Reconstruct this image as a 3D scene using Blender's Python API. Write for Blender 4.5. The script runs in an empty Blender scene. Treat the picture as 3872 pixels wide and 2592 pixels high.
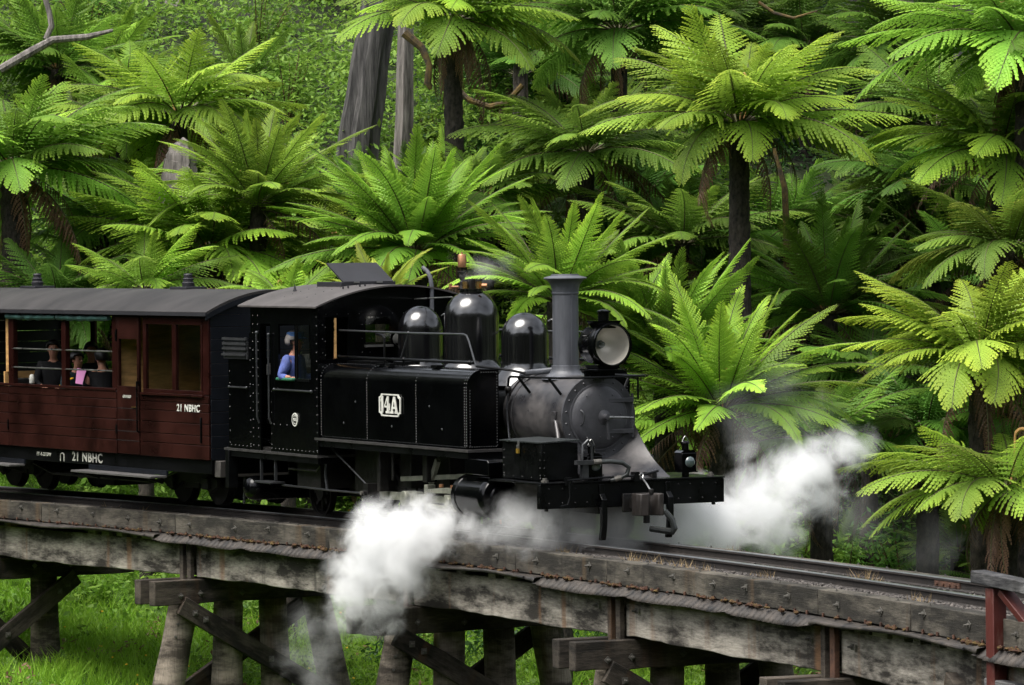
import bpy, bmesh, math, random
import numpy as np
from mathutils import Vector, Matrix, noise as mnoise
random.seed(7); RNG = np.random.default_rng(11)
SC = bpy.context.scene
COL = SC.collection
# ------------------------------------------------------------------ camera, sky, sun, exposure
CAM = Vector((46.895, -24.725, 3.50))
FW = Vector((-0.87967, 0.47506, -0.02221)); RT = Vector((0.47533, 0.87976, -0.00860)); UPV = Vector((-0.01546, 0.01813, 0.99972))
cd = bpy.data.cameras.new("camera"); cam = bpy.data.objects.new("camera", cd); COL.objects.link(cam)
cd.sensor_width = 36.0; cd.lens = 15907.0 / 3872.0 * 36.0; cd.clip_start = 0.5; cd.clip_end = 2000
cam.matrix_world = Matrix(((RT.x, UPV.x, -FW.x, CAM.x), (RT.y, UPV.y, -FW.y, CAM.y), (RT.z, UPV.z, -FW.z, CAM.z), (0, 0, 0, 1)))
SC.camera = cam
SUN_EL, SUN_AZ = math.radians(63), math.radians(-78)      # azimuth measured from +X, counter-clockwise
world = bpy.data.worlds.new("World"); SC.world = world; world.use_nodes = True
wt = world.node_tree; wt.nodes.clear()
wo = wt.nodes.new('ShaderNodeOutputWorld'); bg = wt.nodes.new('ShaderNodeBackground')
sky = wt.nodes.new('ShaderNodeTexSky'); sky.sky_type = 'NISHITA'; sky.sun_disc = False
sky.sun_elevation = SUN_EL; sky.sun_rotation = math.pi / 2 - SUN_AZ; sky.air_density = 1.0; sky.dust_density = 4.0; sky.ozone_density = 1.0
hs = wt.nodes.new('ShaderNodeHueSaturation'); hs.inputs['Saturation'].default_value = 0.30
tcw = wt.nodes.new('ShaderNodeTexCoord'); nzw = wt.nodes.new('ShaderNodeTexNoise'); nzw.inputs['Scale'].default_value = 2.6; nzw.inputs['Detail'].default_value = 5
mrw = wt.nodes.new('ShaderNodeMapRange'); mrw.inputs[1].default_value = .3; mrw.inputs[2].default_value = .7; mrw.inputs[3].default_value = .6; mrw.inputs[4].default_value = 1.5
mxw = wt.nodes.new('ShaderNodeMix'); mxw.data_type = 'RGBA'; mxw.blend_type = 'MULTIPLY'; mxw.inputs[0].default_value = 1.0
wt.links.new(tcw.outputs['Generated'], nzw.inputs['Vector']); wt.links.new(nzw.outputs['Fac'], mrw.inputs[0])
wt.links.new(sky.outputs[0], hs.inputs['Color']); wt.links.new(hs.outputs[0], mxw.inputs[6]); wt.links.new(mrw.outputs[0], mxw.inputs[7])
wt.links.new(mxw.outputs[2], bg.inputs['Color']); wt.links.new(bg.outputs[0], wo.inputs['Surface'])
bg.inputs['Strength'].default_value = 0.15
sd = bpy.data.lights.new("sun", 'SUN'); sun = bpy.data.objects.new("sun", sd); COL.objects.link(sun)
sd.energy = 1.9; sd.angle = math.radians(38); sd.color = (1.0, 0.96, 0.89)
sdir = Vector((math.cos(SUN_EL) * math.cos(SUN_AZ), math.cos(SUN_EL) * math.sin(SUN_AZ), math.sin(SUN_EL)))
sun.rotation_euler = sdir.to_track_quat('Z', 'Y').to_euler()
vs = SC.view_settings; vs.view_transform = 'Standard'; vs.look = 'None'; vs.exposure = 1.14; vs.gamma = 1.0; vs.use_curve_mapping = False
cy = SC.cycles
cy.max_bounces = 12; cy.diffuse_bounces = 3; cy.glossy_bounces = 3; cy.transmission_bounces = 4; cy.volume_bounces = 9; cy.transparent_max_bounces = 12
cy.use_denoising = True; cy.use_adaptive_sampling = True; cy.adaptive_threshold = 0.02
cy.volume_max_steps = 256; cy.caustics_reflective = False; cy.caustics_refractive = False

# ------------------------------------------------------------------ frames
FH = Vector((FW.x, FW.y, 0)).normalized(); RH = Vector((RT.x, RT.y, 0)).normalized()
def at(u, v, d):
    "point at image position (u, v) of a 2342 x 1568 picture and depth d in metres"
    k = 3872.0 / 2342.0
    return CAM + (FW + RT * ((u * k - 1936) / 15907.0) - UPV * ((v * k - 1296) / 15907.0)) * d
def ld(p):
    q = Vector((p[0] - CAM.x, p[1] - CAM.y, 0)); return q.dot(RH), q.dot(FH)
def wp(l, d, z=0.0):
    q = RH * l + FH * d; return Vector((CAM.x + q.x, CAM.y + q.y, z))
_pd = [-160, -110, -60, -25, -8, 0, 12, 26, 38, 46, 52, 57, 60, 62.5, 64.5, 66.5, 68.5, 72, 78, 85, 92, 105, 130, 190]
_pz = [62, 46, 24, 7, 2.6, 1.9, 0.6, -2.4, -3.9, -4.2, -3.8, -3.4, -3.1, -2.9, -2.75, -2.6, -1.95, 1.1, 4.6, 7.4, 10.3, 16, 27, 50]
def terr(l, d):
    z = float(np.interp(d, _pd, _pz))
    n = mnoise.noise(Vector((l * .11, d * .11, 3.1))) * .55 + mnoise.noise(Vector((l * .35, d * .35, 9.0))) * .16
    far = min(1.0, max(0.0, (abs(l) - 25) / 60.0))
    return z + n * (1 + 3 * far) + far * far * 10
def ground(p):
    l, d = ld(p); return terr(l, d)

# ------------------------------------------------------------------ materials
def _n(t, k, **kw):
    n = t.nodes.new(k)
    for a, b in kw.items(): setattr(n, a, b)
    return n
def mat(name, col, rough=.5, metal=0.0, var=0.0, vscale=3.0, bump=0.0, bscale=40.0, stretch=(1, 1, 1), spec=.5, coat=0.0, col2=None, rvar=0.0, lo=.35, hi=.65, detail=6):
    m = bpy.data.materials.new(name); m.use_nodes = True; t = m.node_tree; b = t.nodes['Principled BSDF']
    b.inputs['Roughness'].default_value = rough; b.inputs['Metallic'].default_value = metal
    b.inputs['Specular IOR Level'].default_value = spec; b.inputs['Coat Weight'].default_value = coat; b.inputs['Coat Roughness'].default_value = .06
    c = list(col) + [1]; b.inputs['Base Color'].default_value = c
    tc = _n(t, 'ShaderNodeTexCoord'); mp = _n(t, 'ShaderNodeMapping'); mp.inputs['Scale'].default_value = stretch
    t.links.new(tc.outputs['Object'], mp.inputs['Vector'])
    if var or col2:
        nz = _n(t, 'ShaderNodeTexNoise'); nz.inputs['Scale'].default_value = vscale; nz.inputs['Detail'].default_value = detail; nz.inputs['Roughness'].default_value = .65
        t.links.new(mp.outputs[0], nz.inputs['Vector'])
        cr = _n(t, 'ShaderNodeValToRGB'); e = cr.color_ramp.elements
        e[0].position = lo; e[1].position = hi
        e[0].color = [x * (1 - var) for x in col] + [1]
        e[1].color = (list(col2) if col2 else [min(1, x * (1 + var)) for x in col]) + [1]
        t.links.new(nz.outputs['Fac'], cr.inputs[0]); t.links.new(cr.outputs[0], b.inputs['Base Color'])
        if rvar:
            mr = _n(t, 'ShaderNodeMapRange'); mr.inputs[1].default_value = .3; mr.inputs[2].default_value = .7
            mr.inputs[3].default_value = max(.03, rough - rvar); mr.inputs[4].default_value = min(1, rough + rvar)
            t.links.new(nz.outputs['Fac'], mr.inputs[0]); t.links.new(mr.outputs[0], b.inputs['Roughness'])
    if bump:
        n2 = _n(t, 'ShaderNodeTexNoise'); n2.inputs['Scale'].default_value = bscale; n2.inputs['Detail'].default_value = 4
        t.links.new(mp.outputs[0], n2.inputs['Vector'])
        bp = _n(t, 'ShaderNodeBump'); bp.inputs['Strength'].default_value = bump; bp.inputs['Distance'].default_value = .02
        t.links.new(n2.outputs['Fac'], bp.inputs['Height']); t.links.new(bp.outputs[0], b.inputs['Normal'])
    return m
M = {}
M['black'] = mat('black_gloss_paint', (.0008, .0009, .0011), .16, var=.3, vscale=2, bump=.06, bscale=5, rvar=.07, spec=.22)
M['dome'] = mat('polished_black_paint', (.0025, .0025, .003), .17, var=.2, vscale=2, bump=.03, bscale=4, spec=.95, rvar=.05)
M['satin'] = mat('satin_black_paint', (.0018, .0020, .0022), .34, var=.4, vscale=3, rvar=.12, bump=.05, bscale=30, spec=.18)
M['under'] = mat('oily_black_metal', (.0030, .0030, .0030), .55, var=.5, vscale=5, rvar=.15, bump=.15, bscale=30, col2=(.011, .0095, .008), spec=.35)
M['smokebox'] = mat('graphite_smokebox_paint', (.042, .042, .047), .38, metal=.25, var=.4, vscale=3.2, rvar=.12, bump=.07, bscale=30, col2=(.086, .080, .078))
M['chimney'] = mat('grey_black_chimney_paint', (.064, .067, .077), .48, var=.25, vscale=3, stretch=(3, 3, .5), rvar=.08, bump=.05, bscale=40)
M['door'] = mat('dull_black_door_paint', (.042, .042, .047), .50, metal=.1, var=.35, vscale=4, bump=.08, bscale=40)
M['roofcab'] = mat('sooty_cab_roof', (.056, .050, .048), .62, var=.2, vscale=2.0, bump=.08, bscale=25, col2=(.078, .070, .067), spec=.3)
M['hatch'] = mat('dark_roof_hatch_paint', (.018, .018, .021), .55, spec=.3, var=.15, vscale=3, bump=.05)
M['roof'] = mat('weathered_carriage_roof', (.0190, .0178, .0178), .62, var=.35, vscale=1.3, bump=.10, bscale=18, stretch=(1, .35, 1), col2=(.036, .033, .032), spec=.25)
M['maroon'] = mat('maroon_coach_paint', (.0140, .0048, .0038), .36, var=.35, vscale=1.6, bump=.04, bscale=20, rvar=.1, col2=(.0245, .0074, .0055), detail=3, spec=.10)
M['maroondk'] = mat('maroon_frame_paint', (.0150, .0040, .0031), .35, spec=.10, var=.3, vscale=4, bump=.04, bscale=20, rvar=.1)
M['endblack'] = mat('blue_black_end_paint', (.0060, .0072, .0100), .45, spec=.2, var=.3, vscale=3, bump=.05, bscale=20)
M['tan'] = mat('varnished_tan_wood', (.46, .27, .105), .45, var=.3, vscale=3, stretch=(1, 1, 6), bump=.05)
M['canvas'] = mat('dark_green_canvas', (.012, .045, .038), .55, var=.4, vscale=9, bump=.4, bscale=14)
M['greencloth'] = mat('green_cushion', (.012, .10, .055), .6, var=.2)
M['steel'] = mat('bare_steel', (.30, .30, .29), .33, metal=.9, var=.3, vscale=8, rvar=.1)
M['railing'] = mat('dark_steel_handrail', (.045, .047, .050), .35, metal=.5, var=.3, vscale=8)
M['motion'] = mat('oily_grey_green_steel', (.19, .195, .155), .40, metal=.35, var=.4, vscale=6, rvar=.1)
M['railtop'] = mat('worn_rail_steel', (.30, .31, .32), .30, metal=.85, var=.15, vscale=6, stretch=(.2, .2, 1))
M['railside'] = mat('rusty_dark_rail', (.014, .0105, .0085), .75, var=.4, vscale=9, bump=.2, bscale=40)
M['brass'] = mat('polished_brass', (.55, .34, .12), .24, metal=.95, var=.2, vscale=8)
M['bronze'] = mat('copper_bronze', (.42, .21, .11), .38, metal=.8, var=.25, vscale=8)
M['white'] = mat('off_white_sign_paint', (.50, .50, .45), .55, var=.2, vscale=14)
M['lettering'] = mat('faded_cream_lettering', (.32, .32, .28), .6, var=.25, vscale=14)
M['zinc'] = mat('galvanised_bolt', (.085, .080, .070), .6, metal=.3, var=.4, vscale=20)
M['rust'] = mat('rusty_strap_iron', (.055, .022, .012), .8, var=.5, vscale=9, bump=.3, bscale=30, col2=(.10, .045, .025))
M['redpaint'] = mat('worn_red_paint', (.105, .014, .008), .6, var=.4, vscale=5, stretch=(1, 1, .4), bump=.3, bscale=20, col2=(.20, .12, .10), lo=.50, hi=.80)
M['hose'] = mat('black_rubber_hose', (.016, .019, .018), .42, var=.3, vscale=5)
M['lens'] = mat('lamp_lens_glass', (.05, .07, .07), .04, spec=.9, coat=.8)
M['reflector'] = mat('silvered_reflector', (.74, .70, .65), .38, metal=.35, var=.06, vscale=5)
M['dark'] = mat('near_black_matt', (.006, .006, .006), .7, var=.3)  # near-black for floors, benches and door grooves
M['skin'] = mat('skin', (.34, .165, .11), .55, var=.12, vscale=14, spec=.3)
M['denim'] = mat('blue_denim_shirt', (.058, .085, .26), .8, var=.25, vscale=10, bump=.4, bscale=14)
M['capblue'] = mat('light_blue_cap_cloth', (.075, .17, .40), .8, var=.15, vscale=10)
M['jeans'] = mat('pale_blue_jeans', (.09, .17, .36), .8, var=.35, vscale=12)
M['darkcloth'] = mat('black_jacket_cloth', (.0035, .0037, .0045), .8, var=.3, vscale=8, spec=.15)
M['tealcloth'] = mat('dark_teal_jacket', (.008, .017, .021), .8, var=.3, vscale=8, spec=.2)
M['hair'] = mat('black_hair', (.006, .005, .005), .45, var=.3, vscale=20)
M['greyhair'] = mat('grey_hair', (.22, .20, .19), .6, var=.2, vscale=20)
M['pink'] = mat('pink_paper', (.62, .25, .50), .7)
M['yellow'] = mat('yellow_stripe', (.70, .38, .015), .6)
M['moss'] = mat('rusty_orange_moss', (.085, .026, .008), .95, var=.6, vscale=14, bump=.6, bscale=60, col2=(.10, .070, .012), lo=.45, hi=.75)
M['iron'] = mat('weathered_corrugated_iron', (.016, .0152, .0148), .62, metal=.2, var=.5, vscale=2.6, bump=.1, bscale=20, col2=(.060, .050, .041), stretch=(2, 2, .4))
M['pad'] = mat('padlock_brass', (.6, .38, .06), .35, metal=.8)
def glass(name, tint, rough=.03, alpha=.25):
    m = bpy.data.materials.new(name); m.use_nodes = True; t = m.node_tree; t.nodes.clear()
    o = _n(t, 'ShaderNodeOutputMaterial'); g = _n(t, 'ShaderNodeBsdfGlossy'); g.inputs['Roughness'].default_value = rough; g.inputs['Color'].default_value = (.9, .9, .9, 1)
    tr = _n(t, 'ShaderNodeBsdfTransparent'); tr.inputs['Color'].default_value = tuple(tint) + (1,)
    lw = _n(t, 'ShaderNodeLayerWeight'); lw.inputs['Blend'].default_value = .5; fr = _n(t, 'ShaderNodeMath', operation='POWER'); fr.inputs[1].default_value = 4; t.links.new(lw.outputs['Facing'], fr.inputs[0])
    ad = _n(t, 'ShaderNodeMath', operation='ADD'); ad.inputs[1].default_value = alpha; ad.use_clamp = True
    mx = _n(t, 'ShaderNodeMixShader'); t.links.new(fr.outputs[0], ad.inputs[0]); t.links.new(ad.outputs[0], mx.inputs[0])
    t.links.new(tr.outputs[0], mx.inputs[1]); t.links.new(g.outputs[0], mx.inputs[2]); t.links.new(mx.outputs[0], o.inputs['Surface'])
    return m
M['glass'] = glass('old_window_glass', (.90, .92, .84), .04, .07)
M['clearglass'] = glass('lamp_front_glass', (.95, .95, .92), .03, .02)
def timber(name, dark, light, stain, grain=(1.2, 9, 9), stainscale=1.7, vertical=True):
    "weathered bridge timber: grain along local X, pale bleached patches, dark and rusty runs down the face"
    m = bpy.data.materials.new(name); m.use_nodes = True; t = m.node_tree; b = t.nodes['Principled BSDF']; b.inputs['Roughness'].default_value = .85
    b.inputs['Specular IOR Level'].default_value = .25
    tc = _n(t, 'ShaderNodeTexCoord'); oi = _n(t, 'ShaderNodeObjectInfo')
    off = _n(t, 'ShaderNodeVectorMath', operation='ADD'); sca = _n(t, 'ShaderNodeMath', operation='MULTIPLY'); sca.inputs[1].default_value = 37
    t.links.new(oi.outputs['Random'], sca.inputs[0]); t.links.new(tc.outputs['Object'], off.inputs[0]); t.links.new(sca.outputs[0], off.inputs[1])
    def nz(scale, stretch, detail=6, rough=.6):
        mp = _n(t, 'ShaderNodeMapping'); mp.inputs['Scale'].default_value = stretch; n = _n(t, 'ShaderNodeTexNoise')
        n.inputs['Scale'].default_value = scale; n.inputs['Detail'].default_value = detail; n.inputs['Roughness'].default_value = rough
        t.links.new(off.outputs[0], mp.inputs['Vector']); t.links.new(mp.outputs[0], n.inputs['Vector']); return n.outputs['Fac']
    def ramp(f, a, bb, ca, cb):
        r = _n(t, 'ShaderNodeValToRGB'); r.color_ramp.elements[0].position = a; r.color_ramp.elements[1].position = bb
        r.color_ramp.elements[0].color = tuple(ca) + (1,); r.color_ramp.elements[1].color = tuple(cb) + (1,); t.links.new(f, r.inputs[0]); return r.outputs[0]
    def mix(f, a, bb, bt='MIX'):
        x = _n(t, 'ShaderNodeMix'); x.data_type = 'RGBA'; x.blend_type = bt
        if isinstance(f, float): x.inputs[0].default_value = f
        else: t.links.new(f, x.inputs[0])
        t.links.new(a, x.inputs[6]); t.links.new(bb, x.inputs[7]); return x.outputs[2]
    patches = nz(stainscale, (.55, .6, 2.0), 9, .70)
    base = ramp(patches, .42, .60, dark, light)
    runs = nz(1.7, (1.6, .4, .22) if vertical else (.2, 1.5, 1.5), 4, .6)
    base = mix(ramp(runs, .57, .72, (0, 0, 0), (.8, .8, .8)), base, ramp(runs, 0, 1, [x * .35 for x in dark], [x * .6 for x in dark]))
    runs2 = nz(1.5, (1.9, .4, .16) if vertical else (.2, 1.5, 1.5), 3, .5)
    base = mix(ramp(runs2, .60, .72, (0, 0, 0), (.7, .7, .7)), base, ramp(runs2, 0, 1, stain, stain))
    gr = nz(6, grain, 5, .7)
    base = mix(.8, base, ramp(gr, .25, .75, (.42, .42, .42), (1.25, 1.25, 1.25)), 'MULTIPLY')
    t.links.new(base, b.inputs['Base Color'])
    bp = _n(t, 'ShaderNodeBump'); bp.inputs['Strength'].default_value = .5; bp.inputs['Distance'].default_value = .02
    t.links.new(gr, bp.inputs['Height']); t.links.new(bp.outputs[0], b.inputs['Normal'])
    return m
M['kerb'] = timber('mossy_grey_kerb_timber', (.024, .022, .018), (.112, .100, .080), (.085, .056, .030))
M['girder'] = timber('bleached_girder_timber', (.034, .030, .025), (.40, .365, .31), (.180, .095, .045), stainscale=1.6)
M['cross'] = timber('dark_crosshead_timber', (.014, .012, .0095), (.085, .070, .055), (.075, .040, .019))
M['pile'] = timber('weathered_pile_timber', (.045, .037, .028), (.26, .22, .175), (.12, .066, .032), grain=(9, 9, .6), vertical=True)
M['sleeper'] = timber('dark_sleeper_timber', (.020, .018, .016), (.055, .048, .040), (.05, .03, .02))
M['topgrey'] = timber('lichen_grey_rail_timber', (.030, .030, .032), (.15, .147, .145), (.03, .028, .026))
def leafmat(name, col, tip, trans=.35, rough=.55, vary=.35, usecol=True):
    m = bpy.data.materials.new(name); m.use_nodes = True; t = m.node_tree; b = t.nodes['Principled BSDF']; out = t.nodes['Material Output']
    b.inputs['Roughness'].default_value = rough; b.inputs['Specular IOR Level'].default_value = .25
    oi = _n(t, 'ShaderNodeObjectInfo'); at_ = _n(t, 'ShaderNodeAttribute'); at_.attribute_name = 'tip'
    mx = _n(t, 'ShaderNodeMix'); mx.data_type = 'RGBA'; mx.inputs[6].default_value = tuple(col) + (1,); mx.inputs[7].default_value = tuple(tip) + (1,)
    t.links.new(at_.outputs['Fac'], mx.inputs[0])
    tc = _n(t, 'ShaderNodeTexCoord'); nz = _n(t, 'ShaderNodeTexNoise'); nz.inputs['Scale'].default_value = 5; t.links.new(tc.outputs['Object'], nz.inputs['Vector'])
    hsv = _n(t, 'ShaderNodeHueSaturation')
    mr = _n(t, 'ShaderNodeMapRange'); mr.inputs[3].default_value = 1 - vary; mr.inputs[4].default_value = 1 + vary; t.links.new(oi.outputs['Random'], mr.inputs[0])
    m2 = _n(t, 'ShaderNodeMapRange'); m2.inputs[1].default_value = .3; m2.inputs[2].default_value = .7; m2.inputs[3].default_value = .8; m2.inputs[4].default_value = 1.2; t.links.new(nz.outputs['Fac'], m2.inputs[0])
    mu = _n(t, 'ShaderNodeMath', operation='MULTIPLY'); t.links.new(mr.outputs[0], mu.inputs[0]); t.links.new(m2.outputs[0], mu.inputs[1])
    t.links.new(mu.outputs[0], hsv.inputs['Value']); t.links.new(mx.outputs[2], hsv.inputs['Color'])
    last = hsv.outputs[0]
    if usecol:
        mc = _n(t, 'ShaderNodeMix'); mc.data_type = 'RGBA'; mc.blend_type = 'MULTIPLY'; mc.inputs[0].default_value = 1
        t.links.new(last, mc.inputs[6]); t.links.new(oi.outputs['Color'], mc.inputs[7]); last = mc.outputs[2]
    t.links.new(last, b.inputs['Base Color'])
    tl = _n(t, 'ShaderNodeBsdfTranslucent'); t.links.new(last, tl.inputs['Color'])
    ms = _n(t, 'ShaderNodeMixShader'); ms.inputs[0].default_value = trans
    t.links.new(b.outputs[0], ms.inputs[1]); t.links.new(tl.outputs[0], ms.inputs[2]); t.links.new(ms.outputs[0], out.inputs['Surface'])
    return m
M['frond'] = leafmat('fern_frond_green', (.118, .265, .044), (.29, .43, .052), .42)
M['deadfrond'] = leafmat('dead_fern_brown', (.115, .062, .038), (.165, .095, .062), .15)
M['rachis'] = mat('fern_rachis', (.060, .055, .018), .6, var=.3)
M['crozier'] = mat('furry_crozier', (.28, .155, .045), .8, var=.3, vscale=20)
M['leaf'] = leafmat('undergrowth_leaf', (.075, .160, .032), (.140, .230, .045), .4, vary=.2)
M['grass'] = leafmat('bank_grass', (.150, .320, .024), (.290, .450, .045), .45, vary=.1, usecol=False)
M['turf'] = mat('green_turf', (.075, .160, .018), .95, var=.5, vscale=1.2, bump=.6, bscale=14, col2=(.13, .25, .03))
M['straw'] = leafmat('dry_straw_grass', (.30, .21, .10), (.42, .31, .16), .3, vary=.2, usecol=False)
M['flower'] = mat('yellow_flower', (.75, .42, .01), .6)
M['ferntrunk'] = mat('fibrous_fern_trunk', (.014, .011, .009), .95, var=.6, vscale=16, bump=.9, bscale=40, col2=(.052, .042, .033), stretch=(1, 1, .5))
M['gum'] = mat('grey_gum_bark', (.085, .075, .068), .9, var=.5, vscale=4, bump=.9, bscale=14, stretch=(2.5, 2.5, .3), col2=(.20, .18, .165))
M['darkgum'] = mat('charcoal_gum_bark', (.022, .021, .021), .9, var=.5, vscale=4, bump=1.0, bscale=12, stretch=(3, 3, .25), col2=(.085, .08, .077))
M['branch'] = mat('mossy_branch_bark', (.060, .048, .036), .95, var=.5, vscale=6, bump=.6, bscale=20, col2=(.13, .085, .02))
M['soil'] = mat('hillside_soil_and_litter', (.016, .016, .008), .95, var=.5, vscale=1.4, bump=.8, bscale=6, col2=(.028, .048, .010))
M['ballast'] = mat('grey_ballast_stone', (.040, .037, .035), .9, var=.6, vscale=9, bump=.4, bscale=30, col2=(.105, .092, .082))
M['farleaf'] = mat('distant_forest_foliage', (.012, .022, .008), .8, var=.6, vscale=.8, bump=1.0, bscale=2.5, col2=(.030, .046, .015))

# ------------------------------------------------------------------ mesh helpers
class MB:
    def __init__(s): s.v = []; s.f = []; s.mi = []
    def add(s, vs_, fs, mi=0):
        o = len(s.v); s.v.extend([tuple(p) for p in vs_]); s.f.extend([tuple(i + o for i in f) for f in fs]); s.mi.extend([mi] * len(fs)); return s
    def box(s, x0, x1, y0, y1, z0, z1, mi=0):
        return s.add([(x0, y0, z0), (x1, y0, z0), (x1, y1, z0), (x0, y1, z0), (x0, y0, z1), (x1, y0, z1), (x1, y1, z1), (x0, y1, z1)],
                     [(0, 3, 2, 1), (4, 5, 6, 7), (0, 1, 5, 4), (1, 2, 6, 5), (2, 3, 7, 6), (3, 0, 4, 7)], mi)
    def beam(s, a, b, w, h, up=(0, 0, 1), mi=0):
        a = Vector(a); b = Vector(b); x = (b - a).normalized(); u = Vector(up); y = u.cross(x).normalized(); z = x.cross(y)
        c = []
        for e in (a, b):
            for sy, sz in ((-1, -1), (1, -1), (1, 1), (-1, 1)): c.append(e + y * (sy * w / 2) + z * (sz * h / 2))
        return s.add(c, [(0, 3, 2, 1), (4, 5, 6, 7), (0, 1, 5, 4), (1, 2, 6, 5), (2, 3, 7, 6), (3, 0, 4, 7)], mi)
    def tube(s, pts, r, n=8, cap=True, mi=0):
        pts = [Vector(p) for p in pts]; rs = r if isinstance(r, (list, tuple)) else [r] * len(pts); vs_ = []; fs = []
        t0 = (pts[1] - pts[0]).normalized(); u = t0.orthogonal().normalized()
        for i, p in enumerate(pts):
            t = ((pts[min(i + 1, len(pts) - 1)] - pts[i]).normalized() + (pts[i] - pts[max(i - 1, 0)]).normalized()).normalized() if 0 < i < len(pts) - 1 else ((pts[1] - pts[0]) if i == 0 else (pts[-1] - pts[-2])).normalized()
            u = (u - t * u.dot(t)).normalized(); w = t.cross(u)
            for k in range(n):
                a = 2 * math.pi * k / n; vs_.append(p + (u * math.cos(a) + w * math.sin(a)) * rs[i])
        for i in range(len(pts) - 1):
            for k in range(n):
                k2 = (k + 1) % n; fs.append((i * n + k, i * n + k2, (i + 1) * n + k2, (i + 1) * n + k))
        if cap: fs.append(tuple(range(n))[::-1]); fs.append(tuple((len(pts) - 1) * n + k for k in range(n)))
        return s.add(vs_, fs, mi)
    def cyl(s, a, b, r, n=16, r2=None, mi=0): return s.tube([a, b], [r, r if r2 is None else r2], n, True, mi)
    def lathe(s, prof, c=(0, 0, 0), axis='z', n=32, mi=0, close=True):
        "prof: list of (radius, height) along the axis"
        vs_ = []; fs = []; c = Vector(c)
        ax = {'z': (Vector((1, 0, 0)), Vector((0, 1, 0)), Vector((0, 0, 1))), 'x': (Vector((0, 1, 0)), Vector((0, 0, 1)), Vector((1, 0, 0))), 'y': (Vector((0, 0, 1)), Vector((1, 0, 0)), Vector((0, 1, 0)))}[axis]
        for r, h in prof:
            for k in range(n):
                a = 2 * math.pi * k / n; vs_.append(c + ax[0] * (r * math.cos(a)) + ax[1] * (r * math.sin(a)) + ax[2] * h)
        for i in range(len(prof) - 1):
            for k in range(n):
                k2 = (k + 1) % n; fs.append((i * n + k, i * n + k2, (i + 1) * n + k2, (i + 1) * n + k))
        if close:
            if prof[0][0] > 1e-6: fs.append(tuple(range(n))[::-1])
            if prof[-1][0] > 1e-6: fs.append(tuple((len(prof) - 1) * n + k for k in range(n)))
        return s.add(vs_, fs, mi)
    def prism(s, poly, axis, a0, a1, mi=0):
        "poly of 2-D points extruded along axis: x -> (y,z), y -> (x,z), z -> (x,y)"
        def P(q, a): return {'x': (a, q[0], q[1]), 'y': (q[0], a, q[1]), 'z': (q[0], q[1], a)}[axis]
        n = len(poly); vs_ = [P(q, a0) for q in poly] + [P(q, a1) for q in poly]
        return s.add(vs_, [tuple(range(n))[::-1], tuple(range(n, 2 * n))] + [(i, (i + 1) % n, n + (i + 1) % n, n + i) for i in range(n)], mi)
    def rivets(s, pts, r, nrm=None, n=5):
        for p in pts:
            p = Vector(p); nn = Vector(nrm) if nrm else Vector((0, -1, 0)); u = nn.orthogonal().normalized(); w = nn.cross(u)
            ring = [p + (u * math.cos(2 * math.pi * k / n) + w * math.sin(2 * math.pi * k / n)) * r - nn * .002 for k in range(n)]
            s.add(ring + [p + nn * r * .75], [(k, (k + 1) % n, n) for k in range(n)])
        return s
    def sphere(s, c, r, nu=10, nv=6, sc=(1, 1, 1), mi=0):
        prof = [(r * math.sin(math.pi * i / nv), -r * math.cos(math.pi * i / nv)) for i in range(nv + 1)]
        m = MB(); m.lathe([(max(p[0], 1e-5), p[1]) for p in prof], n=nu, close=False)
        return s.add([(c[0] + v[0] * sc[0], c[1] + v[1] * sc[1], c[2] + v[2] * sc[2]) for v in m.v], m.f, mi)
    def mesh(s, name, sharp=35, recalc=True):
        me = bpy.data.meshes.new(name); me.from_pydata(s.v, [], s.f)
        if any(s.mi): me.polygons.foreach_set('material_index', s.mi)
        if recalc:
            bm = bmesh.new(); bm.from_mesh(me); bmesh.ops.recalc_face_normals(bm, faces=bm.faces[:]); bm.to_mesh(me); bm.free()
        me.polygons.foreach_set('use_smooth', [True] * len(me.polygons)); me.set_sharp_from_angle(angle=math.radians(sharp)); me.update(); return me
    def build(s, name, m, parent=None, bevel=0.0, sharp=35, kind=None, label=None, recalc=True):
        o = bpy.data.objects.new(name, s.mesh(name, sharp, recalc)); COL.objects.link(o)
        for x in (m if isinstance(m, (list, tuple)) else [m]): o.data.materials.append(M[x] if isinstance(x, str) else x)
        if parent: o.parent = parent
        if bevel:
            b = o.modifiers.new('bevel', 'BEVEL'); b.width = bevel; b.segments = 2; b.limit_method = 'ANGLE'; b.harden_normals = False
        if kind: o['kind'] = kind
        if label: o['label'] = label
        return o
def tag(o, label=None, cat=None, group=None, kind=None):
    if label: o['label'] = label
    if cat: o['category'] = cat
    if group: o['group'] = group
    if kind: o['kind'] = kind
    return o
def empty(name, loc=(0, 0, 0), rz=0.0):
    o = bpy.data.objects.new(name, None); COL.objects.link(o); o.location = loc; o.rotation_euler = (0, 0, rz); o.empty_display_size = .3; o.matrix_world = Matrix.Translation(loc) @ Matrix.Rotation(rz, 4, 'Z'); return o
def inst(name, me, parent=None, mtx=None, color=None):
    o = bpy.data.objects.new(name, me); COL.objects.link(o)
    if parent: o.parent = parent
    if mtx is not None: o.matrix_local = mtx
    if color: o.color = tuple(color) + (1,)
    return o
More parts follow.
